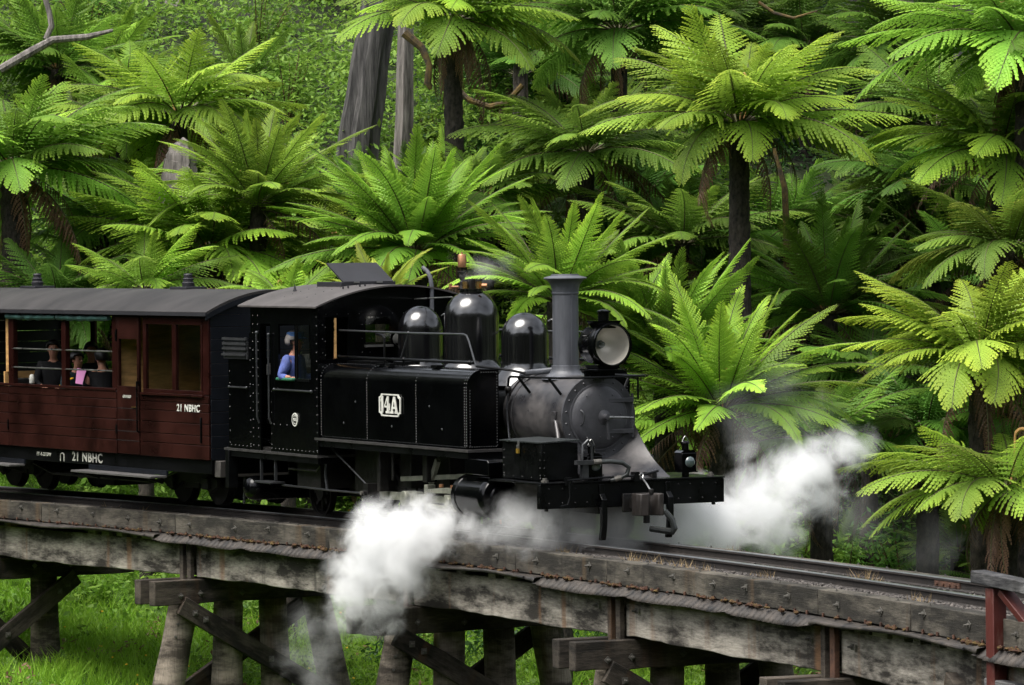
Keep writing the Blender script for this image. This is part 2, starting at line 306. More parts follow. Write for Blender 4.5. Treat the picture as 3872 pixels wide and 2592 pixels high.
def bigmesh(name, verts, faces, m, attr=None, smooth=False):
    "verts (n,3) array, faces (k,3|4) array"
    verts = np.asarray(verts, dtype=np.float32); faces = np.asarray(faces, dtype=np.int32); k = faces.shape[1]
    me = bpy.data.meshes.new(name); me.vertices.add(len(verts)); me.vertices.foreach_set('co', verts.ravel())
    me.loops.add(faces.size); me.loops.foreach_set('vertex_index', faces.ravel()); me.polygons.add(len(faces))
    me.polygons.foreach_set('loop_start', np.arange(0, faces.size, k, dtype=np.int32)); 
    if smooth: me.polygons.foreach_set('use_smooth', np.ones(len(faces), dtype=bool))
    if attr is not None:
        a = me.attributes.new('tip', 'FLOAT', 'POINT'); a.data.foreach_set('value', np.asarray(attr, dtype=np.float32))
    me.update(); me.validate(); me.materials.append(M[m]); return me
def text_mesh(body, size, name, bold=0.0, width=1.0, depth=.004):
    cu = bpy.data.curves.new(name, 'FONT'); cu.body = body; cu.size = size; cu.extrude = depth; cu.offset = bold; cu.space_character = 1.12; cu.align_x = 'CENTER'; cu.align_y = 'CENTER'
    o = bpy.data.objects.new(name, cu); COL.objects.link(o); dg = bpy.context.evaluated_depsgraph_get()
    me = bpy.data.meshes.new_from_object(o.evaluated_get(dg)); bpy.data.objects.remove(o); bpy.data.curves.remove(cu)
    for v in me.vertices: v.co.x *= width
    me.name = name; return me
# ================================================================== terrain
def make_terrain():
    ls = np.concatenate([np.linspace(-170, -24, 26), np.linspace(-20, 20, 74), np.linspace(24, 170, 26)])
    ds = np.concatenate([np.linspace(-160, 40, 46), np.linspace(42, 112, 112), np.linspace(116, 190, 18)])
    V = []; 
    for d in ds:
        for l in ls: V.append(tuple(wp(l, d, terr(l, d))))
    n = len(ls); F = [(j * n + i, j * n + i + 1, (j + 1) * n + i + 1, (j + 1) * n + i) for j in range(len(ds) - 1) for i in range(n - 1)]
    me = bigmesh('ground', V, F, 'soil', smooth=True); o = inst('ground', me); tag(o, kind='structure')
make_terrain()

# ================================================================== fern fronds (shared meshes)
def frond_mesh(name, bend, wid, npair, seed, dead=False, droop=.55):
    rg = random.Random(seed); V = []; F = []; T = []; R = []
    bend = math.radians(bend)
    N = 60; pos = [(0.0, 0.0)]; ang = []
    for i in range(N):
        t = (i + .5) / N; a = -bend * t ** 1.35; ang.append(a)
        pos.append((pos[-1][0] + math.cos(a) / N, pos[-1][1] + math.sin(a) / N))
    side = rg.uniform(-.10, .10)
    def spine(t):
        k = min(N - 1e-6, t * N); i = int(k); f = k - i
        x = pos[i][0] * (1 - f) + pos[i + 1][0] * f; z = pos[i][1] * (1 - f) + pos[i + 1][1] * f; a = ang[i]
        return Vector((x, side * t * t, z)), Vector((math.cos(a), 2 * side * t, math.sin(a))).normalized()
    t0 = .13
    for s in (-1, 1):
        for j in range(npair):
            t = t0 + (1 - t0) * (j + .5 * (s > 0) * .8) / npair
            u = (t - t0) / (1 - t0)
            w = wid * min(1, (u + .08) / .26) ** .7 * (max(0.0, 1 - u) ** .66) * 1.18 + .010
            w *= rg.uniform(.86, 1.08)
            if dead: w *= rg.uniform(.55, 1.0)
            p, tan = spine(t); lat = Vector((0, s, 0)); nrm = tan.cross(lat) * s
            if nrm.z < 0 and not dead: nrm = -nrm
            fw = math.radians(18 + 34 * u + rg.uniform(-6, 6)); d = (lat * math.cos(fw) + tan * math.sin(fw)).normalized()
            dr = droop * rg.uniform(.7, 1.3) * (1.9 if dead else 1.0)
            K = 7 if w > wid * .35 else 4
            pw = min(w * .20, .56 * (1 - t0) / npair) * rg.uniform(.85, 1.1) * (.55 if dead else 1)
            mid = []; q = p.copy(); dd = d.copy(); st = w / K
            for k in range(K + 1):
                mid.append((q.copy(), dd.copy())); dd = (dd - Vector((0, 0, 1)) * dr * .22 + tan * .05).normalized(); q = q + dd * st
            for k in range(K):
                a, da = mid[k]; b, db = mid[k + 1]; e = (k + .5) / K
                hw = pw * (1.0 - .85 * max(0, e - .15) ** 1.25) 
                perp = (nrm.cross(da)).normalized()
                for sg in (-1, 1):
                    o1 = a.lerp(b, .34) + perp * (sg * hw) - nrm * (hw * .30); o2 = a.lerp(b, .92) + perp * (sg * hw * .95) - nrm * (hw * .38)
                    n0 = len(V); V += [a, b, o2, o1]; F.append((n0, n0 + 1, n0 + 2, n0 + 3)); R.append(0)
                    tp = min(1, .15 + .55 * e * e + .35 * u); T += [tp * .6, tp, tp, tp * .8]
    prev = None
    for j in range(13):
        t = j / 12; p, tan = spine(min(t, .999)); lat = Vector((0, 1, 0)); nr = tan.cross(lat); r = .0085 * (1 - .85 * t)
        ring = [p + lat * r, p + nr * r, p - lat * r, p - nr * r]; n0 = len(V); V += ring; T += [0] * 4
        if prev is not None:
            for k in range(4): F.append((prev + k, prev + (k + 1) % 4, n0 + (k + 1) % 4, n0 + k)); R.append(1)
        prev = n0
    me = bigmesh(name, [tuple(v) for v in V], F, 'deadfrond' if dead else 'frond', T); me.materials.append(M['rachis'])
    me.polygons.foreach_set('material_index', R); return me
BENDS = [12, 28, 45, 62, 82, 105]
FR = {'flat': [[frond_mesh('broad_frond', b, .330, 27, 10 * i + s, droop=.46) for s in range(3)] for i, b in enumerate(BENDS)],
      'shuttle': [[frond_mesh('narrow_frond', b, .185, 34, 500 + 10 * i + s, droop=.30) for s in range(3)] for i, b in enumerate(BENDS)]}
DEAD = [frond_mesh('withered_frond', b, .20, 22, 900 + i, dead=True, droop=.9) for i, b in enumerate((40, 70, 100))]
def crozier_mesh():
    m = MB(); pts = [Vector((0, 0, 0)), Vector((.02, 0, .25)), Vector((.0, 0, .5))]
    for i in range(1, 15):
        a = i / 14 * 4.6; r = .085 * (1 - i / 19); pts.append(Vector((.085 - r * math.cos(a), 0, .5 + r * math.sin(a))))
    m.tube(pts, [.013, .013, .013] + [.018 - .0008 * i for i in range(14)], 6)
    me = m.mesh('crozier'); me.materials.append(M['crozier']); return me
CROZ = crozier_mesh()
def trunk_mesh(h, r0, r1, seed, n=12):
    rg = random.Random(seed); rings = max(8, int(h / .085)); V = []; F = []
    bx, by = rg.uniform(-.1, .1), rg.uniform(-.1, .1)
    for i in range(rings + 1):
        t = i / rings; z = -h * (1 - t); r = r0 + (r1 - r0) * t
        for k in range(n):
            a = 2 * math.pi * (k + .5 * (i % 2)) / n; rr = r * (1 + rg.uniform(-.10, .20) * (1 if (k + i) % 2 else .4))
            V.append((rr * math.cos(a) + bx * (1 - t) * math.sin(t * 4), rr * math.sin(a) + by * (1 - t) * math.sin(t * 3), z))
    for i in range(rings):
        for k in range(n): F.append((i * n + k, i * n + (k + 1) % n, (i + 1) * n + (k + 1) % n, (i + 1) * n + k))
    return bigmesh('trunk', V, F, 'ferntrunk')
FERNS = []
def tree_fern(u, v, d, L, style='flat', n=24, tint=(1, 1, 1), dead=3, label=None, r=.13, cro=2, lean=0.0, spin=0.0, name='tree_fern', seed=None, maxelev=None, minelev=None):
    seed = seed if seed is not None else int(u * 7 + v * 13 + d); rg = random.Random(seed)
    if u < 1110 and name == 'tree_fern' and d < 70 and v > 300: L *= (d + 4.5) / d; d += 4.5
    c = at(u, v, d); gz = ground(c); h = max(.35, c.z - gz + .25)
    o = empty(name, c)
    tag(o, label, 'tree fern', 'tree ferns on the hillside'); FERNS.append(o); tint = (tint[0] * rg.uniform(.88, 1.1), tint[1] * rg.uniform(.9, 1.06), tint[2])
    inst('trunk', trunk_mesh(h, r * 1.25, r, seed), o)
    L *= 1.14; n = int(n * (1.3 if style == 'flat' else 1.8)); e0, e1 = ((62, 4) if style == 'flat' else (80, 10))
    if maxelev is not None: e0 = maxelev
    if minelev is not None: e1 = minelev
    tiltm = Matrix.Rotation(rg.uniform(0, .24), 4, Vector((rg.uniform(-1, 1), rg.uniform(-1, 1), 0)).normalized())
    for i in range(n):
        f = i / (n - 1.0); el = e0 + (e1 - e0) * f ** .85 + rg.uniform(-6, 6)
        bd = (32 + 30 * f if style == 'flat' else 24 + 38 * f) + rg.uniform(-20, 20)
        bi = min(range(len(BENDS)), key=lambda k: abs(BENDS[k] - bd))
        me = rg.choice(FR[style][bi]); az = spin + i * 2.39996 + rg.uniform(-.22, .22)
        s = L * rg.uniform(.78, 1.10) * (.72 + .28 * min(1, f * 3 + .25))
        mt = tiltm @ Matrix.Rotation(az, 4, 'Z') @ Matrix.Translation((r * .5, 0, 0)) @ Matrix.Rotation(-math.radians(el), 4, 'Y') @ Matrix.Rotation(rg.uniform(-.3, .3), 4, 'X') @ Matrix.Diagonal((s, s, s, 1))
        g = rg.uniform(.68, 1.14); yl = 1.0 + .10 * (1 - f)
        if rg.random() < .06: yl, g = (1.3 if tint[0] < 1 else 1.12), g * .8
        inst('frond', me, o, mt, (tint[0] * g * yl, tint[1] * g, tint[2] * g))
    for i in range(int(dead * 1.5 + .5)):
        az = rg.uniform(0, 6.28); s = L * rg.uniform(.55, .95)
        mt = Matrix.Rotation(az, 4, 'Z') @ Matrix.Translation((r * .6, 0, -.08)) @ Matrix.Rotation(math.radians(rg.uniform(2, 52)), 4, 'Y') @ Matrix.Diagonal((s, s, s, 1))
        inst('withered_frond', rg.choice(DEAD), o, mt, (rg.uniform(.7, 1.3),) * 3)
    for i in range(cro):
        az = rg.uniform(0, 6.28); s = rg.uniform(.8, 1.5) * min(1.0, L / 2)
        inst('crozier', CROZ, o, Matrix.Rotation(az, 4, 'Z') @ Matrix.Translation((.06, 0, 0)) @ Matrix.Rotation(rg.uniform(.05, .4), 4, 'Y') @ Matrix.Diagonal((s, s, s, 1)))
    return o
YEL = (1.40, 1.26, .95); BRI = (1.14, 1.14, .88); MID = (.72, .80, .70); DRK = (.45, .57, .52); BLU = (.40, .66, .95)  # MID and DRK: older blue-green fronds, partly shade put into the colour
tree_fern(1690, 280, 66, 2.2, 'flat', 26, YEL, 3, 'tall yellow-green tree fern with flat umbrella crown on a dark scaly trunk', .155, 3, maxelev=70)
tree_fern(2345, 110, 64, 2.45, 'flat', 26, BRI, 3, 'bright tree fern cut by the top right corner of the picture', .16, 1)
tree_fern(2290, 345, 65, 2.0, 'flat', 22, BRI, 4, 'tree fern at the right edge, drooping over brown withered fronds', .15, 1)
tree_fern(2240, 815, 60, 2.0, 'flat', 26, YEL, 5, 'yellowish tree fern at the right edge above the small lower fern', .15, 2)
tree_fern(2300, 1115, 58, 2.0, 'flat', 24, BRI, 5, 'low tree fern with drooping fronds behind the red handrail post', .16, 1, maxelev=45)
tree_fern(1650, 935, 60, 2.0, 'shuttle', 26, YEL, 5, 'shuttlecock-shaped fern right of the headlamp, above the steam', .17, 2, minelev=8)
tree_fern(1895, 720, 67, 2.0, 'shuttle', 22, MID, 3, 'mid-green fern with upright fronds right of the tall fern trunk', .14, 2)
tree_fern(1275, 690, 60, 1.75, 'shuttle', 24, BRI, 3, 'upright fern directly behind the chimney cap', .14, 1)
tree_fern(1520, 830, 61.5, 1.95, 'shuttle', 24, BRI, 4, 'leafy fern between the chimney and the tall fern trunk', .15, 1)
tree_fern(950, 580, 63.5, 1.95, 'shuttle', 34, BRI, 3, 'big shuttlecock fern behind the cab roof and domes', .17, 0)
tree_fern(480, 575, 66, 2.1, 'flat', 28, YEL, 4, 'yellow-green tree fern above the carriage roof vents', .16, 4)
tree_fern(410, 262, 75, 2.15, 'flat', 24, BRI, 4, 'tree fern high on the left in front of the grey gum trunk', .14, 2, maxelev=50)
tree_fern(30, 385, 67, 2.2, 'flat', 24, BRI, 6, 'tree fern at the left edge on a thick dark trunk', .2, 1)
tree_fern(655, 700, 61, 1.0, 'flat', 16, YEL, 1, 'small fern just behind the cab roof and the carriage end', .1, 1)
tree_fern(1035, 45, 72, 2.0, 'flat', 24, BRI, 7, 'tree fern at the top centre beside the leaning dark gum', .15, 1)
tree_fern(1415, 70, 75, 2.3, 'flat', 22, MID, 3, 'dim tree fern at the top right of centre', .14, 0)
tree_fern(1340, 350, 71, 2.05, 'flat', 22, MID, 4, 'tree fern with long drooping fronds left of the tall fern trunk', .13, 0)
tree_fern(1110, 450, 71, 1.5, 'flat', 18, MID, 2, 'fern behind the right shoulder of the big shuttlecock fern', .12, 1)
tree_fern(590, 470, 70, 2.0, 'shuttle', 24, BRI, 2, 'upright fern right of the pale stump', .13, 2)
tree_fern(250, 520, 69, 1.9, 'flat', 20, MID, 3, 'fern between the left edge trunk and the yellow-green fern', .13, 1)
tree_fern(870, 690, 61, .95, 'shuttle', 12, YEL, 0, 'small young fern with curled croziers behind the roof hatch', .08, 4)
tree_fern(1410, 800, 62, 1.5, 'shuttle', 18, BRI, 2, 'fern showing between the chimney and the headlamp', .12, 0)
tree_fern(1880, 1010, 63, 1.7, 'flat', 18, MID, 7, 'shaded fern with withered skirt behind the steam', .15, 0)
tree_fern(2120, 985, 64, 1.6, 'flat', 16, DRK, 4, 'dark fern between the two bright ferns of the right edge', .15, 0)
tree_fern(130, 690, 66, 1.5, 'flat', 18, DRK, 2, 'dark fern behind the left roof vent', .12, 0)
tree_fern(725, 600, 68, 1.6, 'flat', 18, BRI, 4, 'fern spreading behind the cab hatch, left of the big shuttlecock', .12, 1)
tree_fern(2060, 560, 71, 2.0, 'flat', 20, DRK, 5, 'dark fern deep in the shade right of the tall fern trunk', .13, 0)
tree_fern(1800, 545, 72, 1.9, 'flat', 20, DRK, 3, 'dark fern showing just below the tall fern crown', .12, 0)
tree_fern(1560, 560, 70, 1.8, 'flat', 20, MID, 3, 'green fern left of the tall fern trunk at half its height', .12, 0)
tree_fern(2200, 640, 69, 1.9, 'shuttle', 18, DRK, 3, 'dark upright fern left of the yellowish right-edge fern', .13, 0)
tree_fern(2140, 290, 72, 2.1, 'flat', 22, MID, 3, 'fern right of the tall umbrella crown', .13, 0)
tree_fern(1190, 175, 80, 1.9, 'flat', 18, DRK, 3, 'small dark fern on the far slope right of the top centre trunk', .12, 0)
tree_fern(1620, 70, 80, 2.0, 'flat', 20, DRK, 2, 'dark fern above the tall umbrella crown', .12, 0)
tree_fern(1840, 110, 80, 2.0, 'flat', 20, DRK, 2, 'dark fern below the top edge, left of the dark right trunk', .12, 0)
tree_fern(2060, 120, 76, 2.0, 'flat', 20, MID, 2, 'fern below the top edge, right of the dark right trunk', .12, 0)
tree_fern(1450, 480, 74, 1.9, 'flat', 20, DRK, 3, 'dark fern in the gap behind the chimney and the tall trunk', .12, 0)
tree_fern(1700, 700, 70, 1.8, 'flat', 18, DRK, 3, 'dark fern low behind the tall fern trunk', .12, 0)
tree_fern(130, 160, 80, 1.9, 'flat', 20, MID, 2, 'fern near the top left beside the fallen branch', .12, 2)
tree_fern(650, 470, 74, 1.2, 'shuttle', 16, MID, 1, 'small fern on the slope left of the leaning gum', .10, 1)
tree_fern(1990, 860, 66, 1.6, 'flat', 16, MID, 3, 'fern fronds between the shuttlecock fern and the right-edge fern', .12, 0)
tree_fern(330, 660, 64, 1.3, 'flat', 16, BRI, 3, 'low fern peeping over the carriage roof near the right vent', .11, 0)

def lab(u, v, tint, L, st):
    tn = 'dark' if tint[0] < .5 else 'mid-green' if tint[0] < 1 else 'bright'; sz = 'small' if L < 1.3 else 'large' if L > 1.55 else 'middling'
    zs = [(200, 'above the left carriage roof'), (420, 'between the two roof vents'), (620, 'above the front of the carriage'), (820, 'above the cab roof'), (1000, 'above the domes'), (1180, 'left of the chimney'), (1340, 'above the chimney'), (1500, 'above the headlamp'), (1680, 'left of the tall fern trunk'), (1850, 'right of the tall fern trunk'), (2020, 'beyond the steam cloud'), (2180, 'left of the right-edge ferns'), (9999, 'among the right-edge ferns')]
    z = next(n for lim, n in zs if u < lim); h = 'at the top edge' if v < 120 else 'high on the slope' if v < 300 else 'halfway up the slope' if v < 520 else 'low on the slope'
    return '%s %s %s fern %s, %s' % (sz, tn, 'upright' if st == 'shuttle' else 'spreading', h, z)
def thicket():
    rg = random.Random(77); k = 0; tries = 0
    while k < 82 and tries < 900:
        tries += 1; d = 63.5 + 27 * rg.random() ** 1.2; l = rg.uniform(-.126, .126) * d; d += 6.0 * (l < -.5); u = 1171 + l / d * 9622; h = rg.uniform(.25, 1.5); z = terr(l, d) + h
        v = 572 - (z - CAM.z) / d * 9622
        if 560 < u < 1250 and v < 430: continue
        if u < 560 and v < 60: continue
        if v < -120: continue
        right = u > 1250; t = rg.random()
        if right and rg.random() < .5: continue
        tint = (DRK if t < .6 else MID if t < .9 else BRI) if right else (MID if t < .55 else BRI if t < .9 else DRK)  # right-hand ferns get darker tints, shade painted into their colour
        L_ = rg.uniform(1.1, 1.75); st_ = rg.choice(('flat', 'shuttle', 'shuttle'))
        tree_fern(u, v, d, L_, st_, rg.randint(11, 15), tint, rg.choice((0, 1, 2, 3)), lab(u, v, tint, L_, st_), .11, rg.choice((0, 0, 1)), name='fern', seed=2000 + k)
        FERNS[-1]['group'] = 'ferns crowded in the thicket'; FERNS[-1]['category'] = 'fern'; k += 1; UV.append((u, FERNS[-1]))
tree_fern(2310, 570, 63, 1.7, 'flat', 20, MID, 5, 'dim fern filling the right edge halfway down', .13, 0)
tree_fern(2130, 430, 70, 1.9, 'flat', 18, DRK, 4, 'dark fern under the fern right of the umbrella crown', .12, 0)
tree_fern(2330, 960, 63, 1.5, 'flat', 16, MID, 4, 'shaded fern between the two bright right-edge ferns at the frame', .14, 0)
UV = []; thicket()
dups = {}
for u_, o_ in sorted(UV, key=lambda q: q[0]): dups.setdefault(o_['label'], []).append(o_)
for lb_, os_ in dups.items():
    if len(os_) > 1:
        for q_, o_ in enumerate(os_): o_['label'] = ('leftmost ' if q_ == 0 else 'rightmost ' if q_ == len(os_) - 1 else ('second ' if q_ == 1 else 'third ')) + lb_
# ================================================================== leafy undergrowth and grass
def leaves(centres, sizes, dirs=None, seed=1, asp=.45):
    "rhombus leaves with random orientation"
    rg = np.random.default_rng(seed); n = len(centres)
    a = rg.normal(size=(n, 3)); a[:, 2] *= .6; a /= np.linalg.norm(a, axis=1)[:, None]
    up = rg.normal(size=(n, 3)) * .6 + np.array([0, 0, 1.0]); b = np.cross(up, a); b /= np.linalg.norm(b, axis=1)[:, None] + 1e-9
    s = np.asarray(sizes)[:, None]; c = np.asarray(centres); nn = np.cross(a, b)
    V = np.stack([c - a * s, c + b * s * asp - nn * s * .1, c + a * s, c - b * s * asp - nn * s * .1], 1).reshape(-1, 3)
    return V, np.arange(4 * n).reshape(n, 4)
def undergrowth(name, label, l0, l1, d0, d1, nb, seed, rad=(.25, .8), per=90, leaf=(.035, .075), m='leaf', keep=None, color=(1, 1, 1)):
    rg = np.random.default_rng(seed); C = []; S = []; T = []
    for _ in range(nb):
        l = rg.uniform(l0, l1); d = rg.uniform(d0, d1)
        if keep and not keep(l, d): continue
        r = rg.uniform(*rad); hh = r * rg.uniform(.6, 1.6); base = wp(l, d, terr(l, d)); k = int(per * (r / rad[1]) ** 1.3) + 12
        q = rg.normal(size=(k, 3)); q /= np.linalg.norm(q, axis=1)[:, None]; q *= (rg.uniform(.45, 1, size=(k, 1))) ** .5; q[:, 2] = np.abs(q[:, 2])
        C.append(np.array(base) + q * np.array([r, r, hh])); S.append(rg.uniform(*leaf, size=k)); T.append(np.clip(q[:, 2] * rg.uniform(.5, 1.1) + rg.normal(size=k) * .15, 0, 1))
    C = np.concatenate(C); S = np.concatenate(S); T = np.concatenate(T); V, F = leaves(C, S, seed=seed)
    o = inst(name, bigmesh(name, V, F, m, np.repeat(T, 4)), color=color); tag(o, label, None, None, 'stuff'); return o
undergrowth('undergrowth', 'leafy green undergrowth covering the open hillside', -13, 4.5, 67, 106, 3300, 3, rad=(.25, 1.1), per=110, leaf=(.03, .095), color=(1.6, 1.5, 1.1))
undergrowth('shade_tinted_undergrowth', 'leafy undergrowth between the ferns on the right, tinted dark for shade', -2, 14, 62, 106, 1900, 4, per=85, leaf=(.04, .085), color=(.36, .50, .55))  # leaf colour darkened to paint in the shade between the ferns
undergrowth('herbs_below_bridge', 'bright leafy herbs on the bank under the bridge', -4.5, 10, 57, 71, 1100, 5, rad=(.15, .45), per=70, leaf=(.03, .06), color=(1.3, 1.3, .9))
undergrowth('scrub_behind_track', 'mid-green scrub growing behind the track', .5, 10.5, 66, 72, 420, 6, rad=(.3, .8), per=120, leaf=(.03, .055), color=(1.2, 1.25, .9))
undergrowth('bank_weeds', 'broad-leaved weeds dotted over the grass bank', -10, 2, 56, 70, 260, 15, rad=(.12, .4), per=60, leaf=(.03, .07), color=(1.0, 1.1, .7))
undergrowth('fallen_litter', 'brown dead fern litter on the bank', -10, 8, 55, 68, 110, 16, rad=(.15, .45), per=40, leaf=(.03, .06), m='deadfrond')
def grass(name, label, l0, l1, d0, d1, n, h, m, seed, w=.006):
    rg = np.random.default_rng(seed); V = np.zeros((n, 3, 3)); T = np.zeros((n, 3))
    for i in range(n):
        l = rg.uniform(l0, l1); d = rg.uniform(d0, d1)
        if mnoise.noise(Vector((l * .55, d * .45, 7))) < -.22 and rg.random() < .8: d = d0
        b = wp(l, d, terr(l, d) - .02); hh = h * rg.uniform(.5, 1.4) * (1 + .5 * mnoise.noise(Vector((l * .8, d * .8, 0)))); a = rg.uniform(0, 6.28); ww = w * rg.uniform(.7, 1.5)
        lx, ly = rg.normal() * .6 * hh, rg.normal() * .6 * hh; cx, cy_ = math.cos(a) * ww, math.sin(a) * ww
        V[i] = [(b.x - cx, b.y - cy_, b.z), (b.x + cx, b.y + cy_, b.z), (b.x + lx, b.y + ly, b.z + hh)]; T[i] = (0, 0, rg.uniform(.4, 1))
    o = inst(name, bigmesh(name, V.reshape(-1, 3), np.arange(3 * n).reshape(n, 3), m, T.ravel())); tag(o, label, None, None, 'stuff')
grass('grass_bank', 'bright green grass on the bank under and behind the bridge', -11, 3, 55, 73, 76000, .30, 'grass', 21, .012)
def turf():
    ls = np.linspace(-11.5, 4.5, 60); ds = np.linspace(54, 74, 70); n = len(ls)
    V = [tuple(wp(l, d, terr(l, d) + .012)) for d in ds for l in ls]; F = [(j * n + i, j * n + i + 1, (j + 1) * n + i + 1, (j + 1) * n + i) for j in range(len(ds) - 1) for i in range(n - 1)]
    tag(inst('turf', bigmesh('turf', V, F, 'turf', smooth=True)), kind='structure')
turf()
def flowers():
    m = MB(); rg = random.Random(5)
    for _ in range(90):
        l = rg.uniform(-9.5, -1); d = rg.uniform(58, 71.5); b = wp(l, d, terr(l, d) + rg.uniform(.2, .36)); m.sphere(b, rg.uniform(.012, .024), 6, 4, (1, 1, .6))
    o = m.build('buttercups', 'flower'); tag(o, 'tiny yellow flowers dotted through the grass bank', None, None, 'stuff')
flowers()

# ================================================================== gum trees, dead wood
def gum(name, label, pts, radii, m, seed, crown=None, cat='tree'):
    base = Vector(pts[0]); o = empty(name, base); tag(o, label, cat); rg = random.Random(seed)
    mb = MB(); P = []; R_ = []
    for i in range(len(pts) - 1):
        for k in range(6):
            t = k / 6; P.append(Vector(pts[i]).lerp(Vector(pts[i + 1]), t) - base + Vector((rg.uniform(-1, 1), rg.uniform(-1, 1), 0)) * radii[i] * .06); R_.append(radii[i] * (1 - t) + radii[i + 1] * t)
    P.append(Vector(pts[-1]) - base); R_.append(radii[-1]); mb.tube(P, R_, 18)
    for i, v in enumerate(mb.v):
        q = Vector(v); c = min(P, key=lambda a: abs(a.z - q.z)); e = q - c; e.z = 0
        if e.length > 1e-4:
            a = math.atan2(e.y, e.x); k = 1 + .10 * math.sin(a * 5 + seed) + .07 * math.sin(a * 9 + q.z * .6); mb.v[i] = (c.x + e.x * k, c.y + e.y * k, q.z)
    mb.build('trunk', m, o)
    if crown:
        top = P[-1]; cr, ch, nl = crown; g = np.random.default_rng(seed); C = []; 
        lm = MB()
        for _ in range(14):
            q = Vector((g.normal() * cr * .55, g.normal() * cr * .55, g.uniform(-.1, .9) * ch)); lm.tube([top - Vector((0, 0, ch * .1)), top + q * .5 + Vector((0, 0, .3)), top + q], [radii[-1] * .5, radii[-1] * .3, .03], 6)
            k = nl // 14; C.append(np.array(top + q) + g.normal(size=(k, 3)) * np.array([cr * .30, cr * .30, ch * .16]))
        lm.build('limbs', m, o); C = np.concatenate(C); V, F = leaves(C, g.uniform(.14, .26, size=len(C)), seed=seed, asp=.4)
        inst('crown', bigmesh('crown', V, F, 'leaf', g.uniform(0, 1, size=len(V))), o, color=(.7, .8, .9))
    return o
def up_from(u, v, d, top_u, top_v, extra):
    a = at(u, v, d); b = at(top_u, top_v, d); a.z = ground(a) - .3
    dirv = (b - a).normalized(); return [a, b, b + dirv * extra]
gum('gum_tree', 'leaning charcoal-black gum trunk left of the top centre fern', up_from(800, 330, 78, 868, -10, 16), [.40, .32, .14], 'darkgum', 3, (3.2, 5, 2600))
gum('gum_tree', 'slim pale grey gum trunk beside the leaning black one', up_from(916, 330, 77, 930, -10, 15), [.17, .135, .06], 'gum', 4, (2.2, 4, 1600))
gum('gum_tree', 'thick pale gum trunk cut by the top edge on the left', up_from(405, 150, 88, 425, -20, 16), [.42, .33, .12], 'gum', 5, (3.4, 5, 2400))
gum('gum_tree', 'straight dark trunk behind the tall fern, near the top right', up_from(1955, 200, 82, 1966, -10, 16), [.26, .22, .10], 'darkgum', 6, (3.0, 5, 2600))
gum('added_shade_tree', 'tall tree added to shade the slope, behind the right-edge ferns', [wp(10.5, 79, 3.5), wp(10.7, 79, 9), wp(11, 79, 13)], [.30, .24, .14], 'darkgum', 16, (3.6, 3.6, 9000))  # trees from here on: crowns out of view, added to shade the right slope
gum('added_shade_tree', 'tall tree added to shade the slope, behind the top right corner fern', [wp(9.4, 84, 6), wp(9.2, 84, 10), wp(9.0, 84, 14)], [.26, .22, .12], 'darkgum', 17, (3.6, 3.4, 9000))
gum('added_shade_tree', 'tall tree added to shade the slope, behind the tall umbrella fern', [wp(2.2, 88, 8), wp(2.2, 88, 11), wp(2.0, 88, 15)], [.24, .2, .12], 'darkgum', 18, (3.4, 3.2, 8000))
gum('added_shade_tree', 'tall tree added to shade the slope, behind the yellowish right-edge fern', [wp(8.0, 74, 2.5), wp(8.0, 74, 8), wp(7.8, 74.5, 12.5)], [.22, .18, .12], 'darkgum', 19, (3.2, 2.8, 8000))
gum('added_shade_tree', 'tall tree added to shade the slope, behind the fern right of the umbrella crown', [wp(7.7, 79, 4), wp(7.6, 79, 9), wp(7.2, 79, 12.5)], [.2, .17, .1], 'darkgum', 20, (3.2, 2.8, 8000))
gum('sapling_trunk', 'thin brown bare stem right of the tall fern trunk', [at(1800, 700, 69), at(1800, 560, 69), at(1795, 430, 69), at(1770, 340, 69)], [.06, .055, .05, .03], 'branch', 7)
gum('dead_stump', 'pale splintered stump among the left ferns', [at(405, 470, 72), at(410, 390, 72), at(416, 345, 72), at(424, 318, 72)], [.34, .30, .24, .05], 'gum', 8, cat='stump')
gum('dead_fern', 'dark bare fern column right of the top centre fern', [at(1190, 320, 78), at(1190, 150, 78)], [.15, .13], 'ferntrunk', 9, cat='dead fern')
def branch(label, pts, rr, m='branch', name='fallen_branch'):
    o = MB().tube(pts, rr, 8).build(name, m); tag(o, label, 'branch')
branch('crooked mossy branch hanging beside the top centre fern trunk', [at(925, 75, 75), at(965, 110, 75), at(982, 150, 75), at(978, 190, 75), at(985, 205, 75)], [.09, .07, .06, .07, .03])
branch('mossy branch sagging between two dark trunks', [at(1035, 190, 76), at(1070, 228, 76), at(1120, 245, 76), at(1160, 235, 76), at(1195, 195, 76)], [.05, .055, .06, .06, .05])
branch('grey forked branch lying at the top left', [at(0, 160, 77), at(70, 120, 77), at(120, 92, 77), at(200, 85, 77), at(258, 70, 77)], [.08, .085, .07, .06, .03], 'gum')
branch('bare curved branch rising at the top left corner', [at(105, 90, 78), at(118, 60, 78), at(112, 25, 78), at(100, -12, 78)], [.06, .06, .055, .05], 'gum')
branch('bent bare branch above the tall umbrella fern', [at(1735, 5, 72), at(1770, 30, 72), at(1815, 42, 72), at(1870, 25, 72)], [.03, .03, .028, .012])
branch('thin dead stick on the open slope left of the leaning gum', [at(715, 300, 82), at(745, 270, 82), at(790, 240, 82)], [.04, .03, .015], 'gum')
